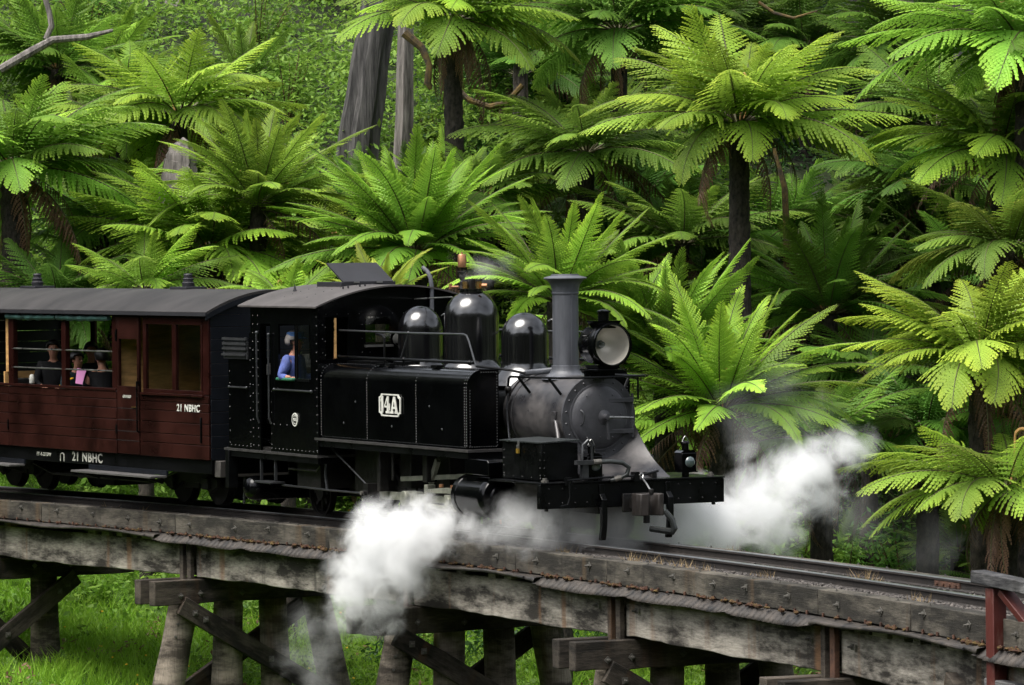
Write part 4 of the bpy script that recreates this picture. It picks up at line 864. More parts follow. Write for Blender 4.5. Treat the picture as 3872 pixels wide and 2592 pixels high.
# smokebox, ring, door
SZ = 1.49
P_(MB().lathe([(.485, 1.88), (.497, 1.88), (.497, 1.98), (.485, 1.985), (.485, 3.24)], (0, 0, SZ), 'x', 64), 'smokebox', 'smokebox')
P_(MB().lathe([(.36, 3.245), (.50, 3.245), (.50, 3.275), (.36, 3.278)], (0, 0, SZ), 'x', 64, close=False), 'front_ring', 'door')
rb = MB()
for k in range(20):
    a = 2 * math.pi * (k + .5) / 20; rb.rivets([(3.276, .45 * math.cos(a), SZ + .45 * math.sin(a))], .018, (1, 0, 0), 6)
P_(rb, 'ring_bolts', 'door', kind='stuff')
rb = MB()
for k in range(14):
    rb.rivets([(2.06 + .085 * k, -.16, SZ + .458)], .011, (0, -.33, .94), 5)
for k in range(9):
    a = math.radians(200 + 14 * k); rb.rivets([(3.15, .485 * math.cos(a), SZ + .485 * math.sin(a))], .011, (0, math.cos(a), math.sin(a)), 5)
P_(rb, 'smokebox_rivets', 'smokebox', kind='stuff')
door = P_(MB().lathe([(.405, 3.276), (.405, 3.290), (.392, 3.294), (.380, 3.294), (.372, 3.300), (.345, 3.325), (.30, 3.340), (.20, 3.352), (.0001, 3.358)], (0, 0, SZ), 'x', 64), 'smokebox_door', 'door')
P_(MB().lathe([(.085, 3.345), (.085, 3.362), (.060, 3.372), (.038, 3.385), (.038, 3.46), (.0001, 3.465)], (0, .03, SZ), 'x', 24), 'dart_boss', 'door', door)
P_(MB().tube([(3.47, .03, SZ), (3.475, .20, SZ - .004), (3.475, .36, SZ - .012)], [.018, .014, .012], 8), 'dart_handle', 'steel', door)
P_(MB().beam((3.44, .03, SZ), (3.43, .045, SZ - .27), .03, .014, up=(1, 0, 0)), 'locking_handle', 'door', door)
for zz in (1.685, 1.315):
    P_(MB().box(3.318, 3.352, .10, .44, zz - .026, zz + .026), 'hinge_strap', 'door', door, bevel=.005)
P_(MB().cyl((3.325, .43, 1.24), (3.325, .43, 1.76), .016, 10), 'hinge_pin', 'door', door)
P_(MB().tube([(3.34, -.28, SZ + .09), (3.375, -.265, SZ + .06), (3.38, -.255, SZ), (3.375, -.265, SZ - .06), (3.34, -.28, SZ - .09)], .010, 6), 'door_grab', 'railing', door)
rb = MB()
for yy in (-.20, -.02, .15): rb.rivets([(3.346, yy, SZ + .26), (3.346, yy, SZ - .24)], .012, (1, 0, 0), 6)
rb.rivets([(3.352, -.02, SZ + .13), (3.35, .26, SZ + .03)], .012, (1, 0, 0), 6)
P_(rb, 'door_rivets', 'door', door, kind='stuff')
# saddle and flared apron
ap = MB(); na = 22; nb_ = 9; V = []
for i in range(na + 1):
    a = math.radians(-8 - 164 * i / na); top = Vector((3.262, .492 * math.cos(a), SZ + .492 * math.sin(a))); yb = .60 * math.cos(math.radians(-8 - 164 * i / na)) ; yb = .60 * (1 - 2 * i / na)
    bot = Vector((3.93, yb, .78))
    for j in range(nb_ + 1):
        t = j / nb_; p = top.lerp(bot, t); sag = .09 * math.sin(math.pi * t); p.x -= sag * .75; p.z -= sag * .55; V.append(p)
ap.add(V, [(i * (nb_ + 1) + j, (i + 1) * (nb_ + 1) + j, (i + 1) * (nb_ + 1) + j + 1, i * (nb_ + 1) + j + 1) for i in range(na) for j in range(nb_)])
P_(ap, 'smokebox_apron', 'smokebox', sharp=60)
P_(MB().box(2.3, 3.2, -.44, .44, .74, 1.15), 'saddle', 'satin', bevel=.03)
P_(MB().lathe([(.46, -2.05), (.47, -.7), (.47, .0), (.475, .0), (.475, .04), (.47, .04), (.47, 1.9)], (0, 0, 1.52), 'x', 48), 'boiler', 'satin')
P_(MB().lathe([(.49, 1.80), (.505, 1.80), (.505, 1.86), (.49, 1.86)], (0, 0, 1.50), 'x', 48, close=False), 'boiler_band', 'smokebox')
# chimney
P_(MB().lathe([(.30, -.06), (.235, -.015), (.19, .02), (.178, .05), (.172, .095), (.172, .10), (.160, .105), (.158, .5), (.157, .96), (.166, .965), (.168, .985), (.160, .99), (.165, 1.03), (.180, 1.08), (.212, 1.125), (.262, 1.150), (.264, 1.158), (.245, 1.172), (.170, 1.190), (.167, 1.205), (.150, 1.207), (.148, 1.15), (.12, 1.0)], (2.478, 0, 1.985), 'z', 48, close=False), 'chimney', 'chimney')
P_(MB().box(2.63, 2.645, -.012, .012, 2.1, 2.95), 'chimney_seam', 'chimney')
# domes
def dome(name, x, r, z0, zcyl, ztop, flat=False, eye=None):
    h = ztop - zcyl; prof = [(r * 1.55, z0 - .16), (r * 1.32, z0 - .05), (r * 1.13, z0 + .02), (r * 1.02, z0 + .07), (r * 1.0, z0 + .12), (r, zcyl)]
    for k in range(1, 13):
        a = math.pi / 2 * k / 12; prof.append((max(1e-4, r * math.cos(a)), zcyl + h * math.sin(a)))
    if flat: prof = [p for p in prof if p[0] > .155 or p[1] < zcyl] + [(.15, ztop - .03), (.15, ztop - .005), (.165, ztop), (.165, ztop + .015), (1e-4, ztop + .016)]
    o = P_(MB().lathe(prof, (x, 0, 0), 'z', 56, close=False), name, 'dome', sharp=50)
    if eye:
        m = MB(); m.tube([(x + eye[0] + .035 * math.cos(2 * math.pi * k / 14), eye[1] + .035 * math.sin(2 * math.pi * k / 14), eye[2]) for k in range(15)], .008, 6); m.cyl((x + eye[0] - .09, eye[1] - .02, eye[2] - .02), (x + eye[0] - .035, eye[1] - .005, eye[2]), .008, 6); P_(m, 'lifting_eye', 'steel', o)
    return o
dome('sand_dome', 1.445, .292, 1.99, 2.42, 2.72, eye=(.20, .29, 2.63))
md = dome('steam_dome', .045, .346, 2.0, 2.64, 2.99, True)
dome('rear_sand_dome', -1.37, .290, 1.99, 2.47, 2.78, eye=(.20, .27, 2.67))
sv = P_(MB().cyl((.0, -.06, 3.0), (.0, -.06, 3.10), .038, 10).cyl((.14, .06, 3.0), (.14, .06, 3.10), .038, 10), 'safety_valves', 'brass', md)
P_(MB().cyl((.0, -.06, 3.10), (.0, -.06, 3.125), .045, 10).cyl((.14, .06, 3.10), (.14, .06, 3.125), .045, 10).box(.03, .10, -.03, .03, 3.0, 3.13), 'valve_caps', 'under', sv)
P_(MB().cyl((.22, .06, 3.045), (.26, .11, 3.045), .028, 10).cyl((-.22, -.14, 3.03), (-.10, -.10, 3.03), .014, 8).cyl((-.235, -.15, 3.0), (-.235, -.15, 3.07), .022, 8), 'valve_fittings', 'bronze', md)
wh = P_(MB().lathe([(.052, 3.275), (.054, 3.285), (.054, 3.425), (.046, 3.440), (.015, 3.442), (.012, 3.465), (1e-4, 3.468)], (-.145, -.03, 0), 'z', 20), 'whistle', 'bronze', md)
P_(MB().lathe([(.045, 3.0), (.03, 3.05), (.035, 3.09), (.022, 3.11), (.04, 3.14), (.04, 3.165), (.02, 3.185), (.055, 3.215), (.055, 3.225), (.012, 3.23), (.012, 3.28)], (-.145, -.03, 0), 'z', 16), 'whistle_stem', 'under', wh)
# side tanks
def tank(s):
    prof = [(-.70, 1.09), (-1.131, 1.09), (-1.131, 1.845)] + [(-.931 - .20 * math.cos(a), 1.845 + .20 * math.sin(a)) for a in [math.pi / 2 * k / 12 for k in range(1, 13)]] + [(-.70, 2.045)]
    prof = [(s * -1 * y if s > 0 else y, z) for y, z in prof]
    o = P_(MB().prism(prof, 'x', -2.02, 2.06), 'side_tank', 'black', sharp=30)
    r = MB(); Y = -1.131 if s < 0 else 1.131
    for x in (-1.985, -.66, .70, 1.985, 2.035):
        pts = [(x, Y, 1.13 + .0335 * k) for k in range(22)]; r.rivets(pts, .0095, (0, s, 0))
        for k in range(1, 8):
            a = math.pi / 2 * k / 8; r.rivets([(x, s * (.931 + .20 * math.cos(a)), 1.845 + .20 * math.sin(a))], .0095, (0, s * math.cos(a), math.sin(a)))
    r.rivets([(-1.96 + .033 * k, Y, 1.112) for k in range(121)], .0085, (0, s, 0), 4)
    r.rivets([(2.06, s * (.74 + .033 * k), 1.115) for k in range(12)], .009, (1, 0, 0)); r.rivets([(2.06, s * .725, 1.13 + .035 * k) for k in range(26)], .009, (1, 0, 0))
    r.rivets([(2.06, s * 1.095, 1.13 + .035 * k) for k in range(20)], .009, (1, 0, 0)); r.rivets([(2.06, s * (.74 + .033 * k), 2.015) for k in range(7)], .009, (1, 0, 0))
    r.rivets([(-1.9 + .05 * k, s * .92, 2.045) for k in range(78)], .009, (0, 0, 1), 4)
    P_(r, 'tank_rivets', mat('rivet_paint', (.030, .031, .033), .3, var=.2), o, kind='stuff')
    b = MB()
    for x, z in ((-.99, 1.58), (-1.33, 1.30), (.03, 1.30), (1.06, 1.58), (1.39, 1.31)): b.rivets([(x, Y, z)], .018, (0, s, 0), 8)
    P_(b, 'tank_bolts', mat('bolt_paint', (.05, .053, .056), .3), o)
    return o
tk = tank(-1); tank(1)
P_(MB().box(-.62, -.50, -1.02, -.96, 2.047, 2.075).box(-.35, -.22, -1.02, -.95, 2.047, 2.08).box(.85, 1.0, -1.0, -.9, 2.047, 2.08).lathe([(.17, 2.046), (.17, 2.09), (.13, 2.12), (.0001, 2.125)], (-.55, -.62, 0), 'z', 20).box(-1.9, -1.2, -.80, -.55, 2.046, 2.08), 'tank_top_fittings', 'satin', tk)
P_(MB().lathe([(.14, 2.046), (.14, 2.08), (.10, 2.11), (.0001, 2.115)], (-1.1, .62, 0), 'z', 20), 'tank_filler', 'satin')
P_(MB().box(-2.10, 2.14, -1.175, -.66, 1.055, 1.086).box(-2.10, 2.14, .66, 1.175, 1.055, 1.086), 'running_plate', mat('worn_plate_edge', (.045, .043, .042), .42, metal=.3, var=.3, vscale=6))
P_(MB().box(-2.08, 2.12, -1.155, -1.135, .975, 1.053).box(-2.08, 2.12, 1.135, 1.155, .975, 1.053).box(2.06, 2.12, -1.13, -.5, .975, 1.053), 'valance', 'satin')
# handrails over the tank
for s in (-1, 1):
    y = s * .86
    P_(MB().tube([(-2.02, y, 2.13), (-1.0, y, 2.125), (1.72, y, 2.12)], .019, 8).sphere((-.15, y, 2.125), .032, 8, 6).sphere((1.62, y, 2.12), .032, 8, 6).sphere((-2.0, y, 2.13), .028, 8, 6), 'tank_pipe', 'satin')
    P_(MB().tube([(-1.98, y, 2.47), (-.02, y, 2.46), (1.46, y, 2.465), (1.54, y, 2.45), (1.60, y, 2.38), (1.78, y, 2.08)], .012, 8).tube([(-.02, y, 2.46), (-.24, y, 2.13)], .011, 8).sphere((-.02, y, 2.46), .024, 8, 6), 'tank_handrail', 'railing')
P_(MB().tube([(-1.75, -.3, 2.44), (-1.2, -.72, 2.43), (-1.02, -.72, 2.42), (-.97, -.72, 2.38), (-.97, -.72, 2.05)], .014, 8), 'injector_pipe', 'satin')
P_(MB().cyl((-1.95, -.02, 2.34), (-1.62, -.02, 2.36), .09, 14).tube([(-1.60, -.12 + .0, 2.36), (-1.60, -.12, 2.28)], .01, 6).tube([(-1.62, -.02 + .075 * math.cos(2 * math.pi * k / 16), 2.36 + .075 * math.sin(2 * math.pi * k / 16)) for k in range(17)], .009, 6), 'turret_valve', 'steel')
P_(MB().box(-1.9, -1.7, .0, .12, 2.45, 2.50).cyl((-1.68, .14, 2.46), (-1.68, .14, 2.53), .022, 8), 'turret_cap', 'brass')
P_(MB().tube([(1.78, -.86, 2.08), (1.88, -.62, 2.05), (1.98, -.50, 2.03), (2.1, -.35, 1.99)], .016, 7), 'sand_pipe', 'satin')
P_(MB().tube([(-1.96, .22, 2.86), (-.25, -.12, 2.90)], .009, 6), 'whistle_rod', 'steel')
P_(MB().tube([(-1.93, .46, 2.05), (-1.93, .46, 3.02), (-1.95, .45, 3.14), (-2.0, .43, 3.22), (-2.07, .40, 3.27)], .028, 9), 'exhaust_pipe', 'chimney')
# cab
NY = 1.165
def cab_side(s):
    y0, y1 = (-NY, -NY + .025) if s < 0 else (NY - .025, NY); m = MB(); B = lambda x0, x1, z0, z1: m.box(x0, x1, y0, y1, z0, z1)
    B(-4.06, -3.77, .86, 2.54); B(-3.45, -3.19, .86, 2.54); B(-3.19, -2.22, .86, 1.80); B(-2.22, -2.00, .86, 2.54); B(-4.06, -2.0, 2.54, 2.76); B(-2.70, -2.645, 1.80, 2.54)
    o = P_(m, 'cab_side', 'black')
    r = MB(); Y = s * NY
    for x in (-3.99, -3.83, -2.04): r.rivets([(x, Y, .92 + .115 * k) for k in range(16)], .010, (0, s, 0))
    r.rivets([(-3.42 + .115 * k, Y, .90) for k in range(13)], .010, (0, s, 0)); r.rivets([(-3.42, Y, .95 + .14 * k) for k in range(6)], .009, (0, s, 0))
    r.rivets([(-3.35 + .2 * k, Y, 1.22) for k in range(4)], .009, (0, s, 0))
    P_(r, 'cab_rivets', bpy.data.materials['rivet_paint'], o, kind='stuff')
    P_(MB().tube([(-3.43, s * (NY + .035), 2.40), (-3.43, s * (NY + .035), 1.30), (-3.43, s * (NY + .005), 1.22)], .013, 7).tube([(-3.80, s * (NY + .035), 2.42), (-3.80, s * (NY + .035), 1.30), (-3.80, s * (NY + .005), 1.22)], .013, 7), 'door_handrail', 'railing', o)
    P_(MB().tube([(-3.30, s * (NY + .03), 1.68), (-2.12, s * (NY + .03), 1.68)], .012, 7).sphere((-3.28, s * (NY + .025), 1.68), .022, 8, 6).sphere((-2.16, s * (NY + .025), 1.68), .022, 8, 6).sphere((-3.43, s * (NY + .03), 2.40), .022, 8, 6).sphere((-3.80, s * (NY + .03), 2.42), .026, 8, 6), 'side_handrail', 'railing', o)
    P_(MB().box(-2.645, -2.22, s * (NY - .018) - .003, s * (NY - .018) + .003, 1.81, 2.53), 'window_pane', 'glass', o)
    P_(MB().box(-2.64, -2.61, s * NY - .012, s * NY + .012, 1.815, 2.53).box(-2.61, -2.24, s * NY - .012, s * NY + .012, 1.80, 1.835), 'window_bead', 'satin', o)
    return o
cs = cab_side(-1); cab_side(1)
P_(MB().box(-3.19, -2.71, -NY - .05, -NY + .10, 1.802, 1.842), 'arm_rest', 'greencloth', cs, bevel=.015)
bd = P_(MB().cyl((-2.68, -NY - .012, 1.30), (-2.68, -NY, 1.30), .088, 40), 'maker_plate', 'black', cs)
P_(MB().lathe([(.072, -.018), (.088, -.018), (.088, -.004), (.072, -.004)], (-2.68, -NY, 1.30), 'y', 40, close=False), 'plate_rim', 'white', bd)
def flat_text(body, size, x, z, y, parent, m, bold=.0, width=1.0, name='lettering', rot=0.0):
    me = text_mesh(body, size, name, bold, width); me.materials.append(M[m]); o = inst(name, me, parent)
    o.matrix_local = Matrix.Translation((x, y, z)) @ Matrix.Rotation(rot, 4, 'Y') @ Matrix.Rotation(math.pi / 2, 4, 'X'); return o
flat_text('V&R', .060, -2.68, 1.30, -NY - .013, bd, 'white', .0006, .9)
arc = MB()
for a0, a1 in ((math.radians(35), math.radians(145)), (math.radians(200), math.radians(262)), (math.radians(278), math.radians(340))):
    n = 10
    for k in range(n):
        a, b = a0 + (a1 - a0) * k / n, a0 + (a1 - a0) * (k + .72) / n; y = -NY - .014
        arc.add([(-2.68 + r * math.cos(t), y, 1.30 + r * math.sin(t)) for r, t in ((.050, a), (.064, a), (.064, b), (.050, b))], [(0, 1, 2, 3)])
P_(arc, 'plate_inscription', 'white', bd, recalc=False)
P_(MB().box(-2.695, -2.665, -NY - .0145, -NY - .013, 1.335, 1.343).box(-2.695, -2.665, -NY - .0145, -NY - .013, 1.252, 1.262), 'plate_marks', 'lettering', bd)
# front sheet with spectacle openings, arch
def arch_z(y, z0=2.76, rise=.27, w=1.24): return z0 + rise * (1 - (y / w) ** 2)
def sheet_x(x0, x1, holes, name, m='black'):
    mb = MB(); ys = sorted(set([-NY + .026, NY - .026] + [h[0] for h in holes] + [h[1] for h in holes] + [round(-1.1 + .1 * k, 3) for k in range(23)]))
    for a, b in zip(ys[:-1], ys[1:]):
        c = (a + b) / 2; hs_ = sorted([h for h in holes if h[0] <= c <= h[1]], key=lambda h: h[2]); z = 1.0
        for h in hs_:
            mb.box(x0, x1, a, b, z, h[2]); z = h[3]
        za, zb = arch_z(a), arch_z(b)
        mb.add([(x0, a, z), (x1, a, z), (x1, b, z), (x0, b, z), (x0, a, za), (x1, a, za), (x1, b, zb), (x0, b, zb)], [(0, 3, 2, 1), (4, 5, 6, 7), (0, 1, 5, 4), (1, 2, 6, 5), (2, 3, 7, 6), (3, 0, 4, 7)])
    bm_ = P_(mb, name, m); return bm_
fs = sheet_x(-2.02, -1.99, [(-1.06, -.73, 2.10, 2.64), (-.48, -.12, 2.28, 2.64), (.12, .48, 2.28, 2.64), (.73, 1.06, 2.10, 2.64)], 'cab_front')
sheet_x(-4.06, -4.03, [(-.95, -.30, 1.85, 2.5), (.30, .95, 1.85, 2.5)], 'cab_back')
r = MB()
for z in (1.2, 1.5, 1.8, 2.0, 2.18, 2.36, 2.54): r.rivets([(-1.99, -1.10, z), (-1.99, -1.06, z - .03), (-1.99, -.53, z), (-1.99, -.42, z), (-1.99, .08, z)], .009, (1, 0, 0))
for k in range(14): r.rivets([(-1.99, -1.05 + .16 * k, 2.68)], .009, (1, 0, 0))
P_(r, 'front_rivets', bpy.data.materials['rivet_paint'], fs, kind='stuff')
P_(MB().box(-2.0, -1.982, -.93, -.905, 2.11, 2.63), 'window_stile', 'tan', fs)
P_(MB().box(-1.985, -1.975, -.48, -.12, 2.28, 2.64), 'window_glass', 'glass', fs)
P_(MB().box(-1.985, -1.94, -.50, -.10, 2.245, 2.275), 'window_sill', 'steel', fs)
# roof
ro = MB(); NR_ = 28
for k in range(NR_):
    a, b = -1.24 + 2.48 * k / NR_, -1.24 + 2.48 * (k + 1) / NR_
    za, zb = arch_z(a), arch_z(b); ro.add([(-4.30, a, za), (-1.90, a, za), (-1.90, b, zb), (-4.30, b, zb), (-4.30, a, za + .02), (-1.90, a, za + .02), (-1.90, b, zb + .02), (-4.30, b, zb + .02)],
           [(0, 3, 2, 1), (4, 5, 6, 7)] + ([(0, 1, 5, 4)] if k == 0 else []) + ([(2, 3, 7, 6)] if k == NR_ - 1 else []) + [(1, 2, 6, 5), (3, 0, 4, 7)])
bmv = P_(ro, 'cab_roof', 'roofcab', sharp=40)
r = MB()
for x in (-3.45, -2.75):
    for k in range(9): yy = -.95 + .12 * k; r.rivets([(x, yy, arch_z(yy) + .020)], .013, (0, -.2, .97), 6)
for x, yy in ((-2.5, -.55), (-2.45, -.5), (-2.35, -.38), (-2.3, -.33)): r.cyl((x, yy, arch_z(yy) + .02), (x, yy, arch_z(yy) + .05), .012, 6)
P_(r, 'roof_studs', 'hatch', bmv, kind='stuff')
P_(MB().tube([(-3.65, -.70, arch_z(-.7) + .02), (-3.65, -.70, arch_z(-.7) + .05), (-3.65, -.70, arch_z(-.7) + .11)], [.03, .018, .005], 8), 'aerial', 'hatch', bmv)
ht_ = P_(MB().box(-3.60, -2.86, -.40, .40, 3.02, 3.085), 'hatch_frame', 'hatch', bevel=.006)
P_(MB().add([(-2.86, -.37, 3.09), (-2.86, .37, 3.09), (-3.36, .37, 3.335), (-3.36, -.37, 3.335), (-2.868, -.37, 3.070), (-2.868, .37, 3.070), (-3.368, .37, 3.315), (-3.368, -.37, 3.315)], [(0, 1, 2, 3), (7, 6, 5, 4), (0, 4, 5, 1), (1, 5, 6, 2), (2, 6, 7, 3), (3, 7, 4, 0)]), 'hatch_lid', 'hatch', ht_)
P_(MB().box(-2.88, -2.84, -.22, -.14, 3.07, 3.09).box(-2.88, -2.84, .12, .20, 3.07, 3.09), 'hatch_hinges', 'steel', ht_)
# cab floor, footplate, bunker
P_(MB().box(-4.90, -2.0, -1.185, 1.185, .825, .858), 'footplate', bpy.data.materials['worn_plate_edge'])
P_(MB().box(-4.80, -2.02, -1.165, -1.135, .745, .823).box(-4.80, -2.02, 1.135, 1.165, .745, .823).box(-2.06, -2.02, -1.13, -.5, .745, 1.05), 'cab_valance', 'satin')
bk = P_(MB().prism([(-4.78, .86), (-4.06, .86), (-4.06, 2.42), (-4.10, 2.42), (-4.14, 2.16), (-4.20, 2.07), (-4.78, 2.05)], 'y', -NY, -NY + .02).prism([(-4.78, .86), (-4.06, .86), (-4.06, 2.42), (-4.10, 2.42), (-4.14, 2.16), (-4.20, 2.07), (-4.78, 2.05)], 'y', NY - .02, NY).box(-4.78, -4.76, -NY + .02, NY - .02, .86, 2.05), 'coal_bunker', 'black')
P_(MB().prism([(-4.9, 2.10), (-4.14, 2.10), (-4.14, 2.13), (-4.9, 2.13)], 'y', -NY - .05, -NY - .02).prism([(-4.88, 2.18), (-4.12, 2.18), (-4.12, 2.215), (-4.88, 2.215)], 'y', -NY - .05, -NY - .03).prism([(-4.88, 2.245), (-4.12, 2.245), (-4.12, 2.28), (-4.88, 2.28)], 'y', -NY - .05, -NY - .03).prism([(-4.88, 2.31), (-4.12, 2.31), (-4.12, 2.345), (-4.88, 2.345)], 'y', -NY - .05, -NY - .03).box(-4.86, -4.82, -NY - .03, -NY, 2.06, 2.35).box(-4.2, -4.16, -NY - .03, -NY, 2.06, 2.35).box(-4.88, -4.12, -NY - .025, -NY - .005, 2.06, 2.30), 'coal_rails', bpy.data.materials['rivet_paint'], bk)
P_(MB().add([(-4.75 + .64 * random.random(), -.9 + 1.8 * random.random(), 2.0 + .12 * random.random()) for _ in range(0)], []).lathe([(.9, 1.7), (.75, 1.95), (.4, 2.08), (.0001, 2.12)], (-4.42, 0, 0), 'z', 14), 'coal_heap', 'under', bk)
r = MB(); r.rivets([(-4.74, -NY, .93 + .16 * k) for k in range(7)] + [(-4.08, -NY, .93 + .16 * k) for k in range(9)] + [(-4.70 + .125 * k, -NY, .90) for k in range(6)], .010, (0, -1, 0))
P_(r, 'bunker_rivets', bpy.data.materials['rivet_paint'], bk, kind='stuff')
P_(MB().tube([(-4.72, -NY - .03, 1.68), (-4.16, -NY - .03, 1.68)], .011, 7).sphere((-4.72, -NY - .02, 1.68), .02, 8, 6).sphere((-4.16, -NY - .02, 1.68), .02, 8, 6), 'bunker_handrail', 'railing', bk)
# cab interior
P_(MB().box(-2.35, -2.06, -.55, .55, 1.0, 2.3).cyl((-2.3, 0, 1.6), (-2.05, 0, 1.6), .50, 24), 'backhead', 'under')
P_(MB().tube([(-2.45, -.5, 2.2), (-2.45, .5, 2.2)], .025, 8).tube([(-2.4, -.75, 1.5), (-2.4, -.72, 2.45)], .018, 8), 'backhead_pipes', 'bronze')
P_(MB().box(-4.0, -2.05, -1.13, 1.13, .862, .90), 'cab_floor', 'under')
P_(MB().box(-3.95, -3.55, -1.0, -.55, 1.2, 1.28), 'crew_seat', 'under', bevel=.02)
# steps, reservoirs below the cab
P_(MB().box(-3.86, -3.835, -1.14, -1.10, .46, .80).box(-3.42, -3.395, -1.14, -1.10, .46, .80).box(-3.88, -3.37, -1.22, -1.0, .43, .455), 'cab_step', 'railing', bevel=.004)
P_(MB().lathe([(1e-4, -1.16), (.06, -1.155), (.12, -1.13), (.155, -1.08), (.163, -1.03), (.166, -1.02), (.166, -.99), (.163, -.98), (.163, .9)], (-4.30, 0, .33), 'y', 32), 'air_reservoir', 'black')
P_(MB().box(-4.82, -4.74, -1.13, 1.13, .50, .82).box(-4.84, -4.72, -1.2, -1.06, .32, .83), 'rear_beam', 'satin', bevel=.006)
P_(MB().tube([(-3.15, -1.05, .64), (-2.3, -1.05, .64), (-2.2, -1.05, .72)], .016, 7).box(-3.1, -2.4, -.95, -.5, .40, .75), 'ashpan_gear', 'under')
P_(MB().box(-5.25, -4.75, -.07, .07, .44, .56).box(-5.35, -5.2, -.14, .14, .38, .62), 'rear_coupler', 'under', bevel=.01)
# smokebox handrail, stays
hr = MB().tube([(1.98, -.53, 1.83), (2.02, -.54, 1.93), (2.08, -.55, 1.955), (3.30, -.55, 1.965), (3.50, -.50, 1.97), (3.58, -.40, 1.972), (3.58, .45, 1.975), (3.50, .54, 1.975), (3.30, .56, 1.97), (2.1, .56, 1.96)], .015, 8)
for x in (2.28, 3.05): hr.tube([(x, -.55, 1.955), (x + .06, -.42, SZ + .27)], .018, 8).tube([(x, .55, 1.955), (x + .06, .42, SZ + .27)], .018, 8)
hr.tube([(3.58, .43, 1.975), (3.40, .47, 1.97), (3.40, .47, 1.70)], .013, 7); P_(hr, 'smokebox_handrail', 'satin')
P_(MB().sphere((1.97, -.52, 1.80), .045, 10, 8).tube([(1.95, -.51, 1.72), (1.97, -.52, 1.80)], .035, 8), 'blower_valve', 'under')
P_(MB().tube([(1.98, -.53, 1.75), (1.98, -.55, 1.55), (2.10, -.58, 1.20), (2.14, -.60, 1.0)], .011, 7), 'blower_pipe', 'railing')
for s in (-1, 1): P_(MB().tube([(3.08, s * .485, 1.47), (3.22, s * .53, 1.30), (3.46, s * .62, .95), (3.52, s * .64, .80)], .026, 9).box(3.02, 3.12, s * .49 - .02, s * .49 + .02, 1.43, 1.56), 'smokebox_stay', 'smokebox', bevel=.004)
P_(MB().tube([(1.9, -.30, 1.96), (2.05, -.28, 2.0), (2.3, -.2, 2.02), (2.34, -.12, 2.03)], .035, 10), 'exhaust_elbow', 'chimney')
P_(MB().rivets([(2.40, -.47, 1.55)], .03, (0, -1, 0), 8), 'smokebox_plug', 'door')
# headlamp
hl = P_(MB().lathe([(.19, 3.18), (.235, 3.20), (.24, 3.24), (.24, 3.42), (.25, 3.43), (.25, 3.47), (.24, 3.475), (.24, 3.56), (.256, 3.565), (.262, 3.60), (.258, 3.63), (.240, 3.632), (.236, 3.60)], (0, 0, 2.355), 'x', 48, close=False), 'headlamp', 'black', sharp=50)
P_(MB().lathe([(.236, 3.60), (.232, 3.52), (.21, 3.43), (.17, 3.355), (.11, 3.30), (.05, 3.275), (1e-4, 3.27)], (0, 0, 2.355), 'x', 48, close=False), 'reflector', 'reflector', hl, sharp=80, recalc=False)
P_(MB().sphere((3.36, 0, 2.355), .040, 12, 8, (1.4, 1, 1)).cyl((3.27, 0, 2.355), (3.33, 0, 2.355), .05, 14), 'bulb', 'lens', hl)
P_(MB().lathe([(1e-4, 3.628), (.238, 3.624)], (0, 0, 2.355), 'x', 48, close=False), 'front_glass', 'clearglass', hl, recalc=False)
P_(MB().lathe([(.19, 3.18), (1e-4, 3.17)], (0, 0, 2.355), 'x', 32, close=False), 'lamp_back', 'black', hl)
P_(MB().prism([(-.10, 2.55), (.10, 2.55), (.17, 2.63), (-.17, 2.63)], 'x', 3.30, 3.52).box(3.27, 3.55, -.18, .18, 2.63, 2.64).cyl((3.41, 0, 2.64), (3.41, 0, 2.735), .068, 18).lathe([(.075, 2.735), (.085, 2.74), (.085, 2.755), (.045, 2.772), (1e-4, 2.776)], (3.41, 0, 0), 'z', 18), 'lamp_chimney', 'black', hl)
P_(MB().box(3.17, 3.60, -.20, .20, 2.045, 2.065).prism([(-.13, 2.065), (.13, 2.065), (.16, 2.112), (-.16, 2.112)], 'x', 3.22, 3.52).box(3.1, 3.5, -.10, .10, 1.95, 2.045), 'lamp_bracket', 'black', hl, bevel=.004)
P_(MB().tube([(3.36, -.24, 2.44), (3.36, -.275, 2.45), (3.40, -.275, 2.46), (3.42, -.24, 2.46)], .009, 6), 'lamp_handle', 'black', hl)
# marker lamps on the beam
def marker(x, y, lab):
    o = P_(MB().box(x - .09, x + .09, y - .10, y + .10, .845, 1.065), 'marker_lamp', 'black', bevel=.008); o['label'] = lab
    P_(MB().cyl((x, y, .778), (x, y, .845), .045, 12).box(x - .10, x + .10, y - .11, y + .11, .835, .85).prism([(y - .11, 1.066), (y + .11, 1.066), (y + .06, 1.10), (y - .06, 1.10)], 'x', x - .08, x + .08), 'lamp_base', 'black', o)
    P_(MB().cyl((x, y, 1.10), (x, y, 1.17), .042, 14).lathe([(.05, 1.17), (.055, 1.18), (.05, 1.195), (.035, 1.205), (1e-4, 1.21)], (x, y, 0), 'z', 14), 'lamp_chimney', 'black', o)
    P_(MB().sphere((x + .085, y + .01, .955), .068, 18, 12, (.55, 1, 1)), 'lens', 'lens', o)
    P_(MB().tube([(x, y - .045 + .09 * k / 8, 1.19 + .07 * math.sin(math.pi * k / 8)) for k in range(9)], .006, 6), 'lamp_handle', 'steel', o)
marker(3.94, .80, 'square black lamp on the far end of the beam'); marker(3.97, -.50, 'square black lamp partly hidden behind the hose')
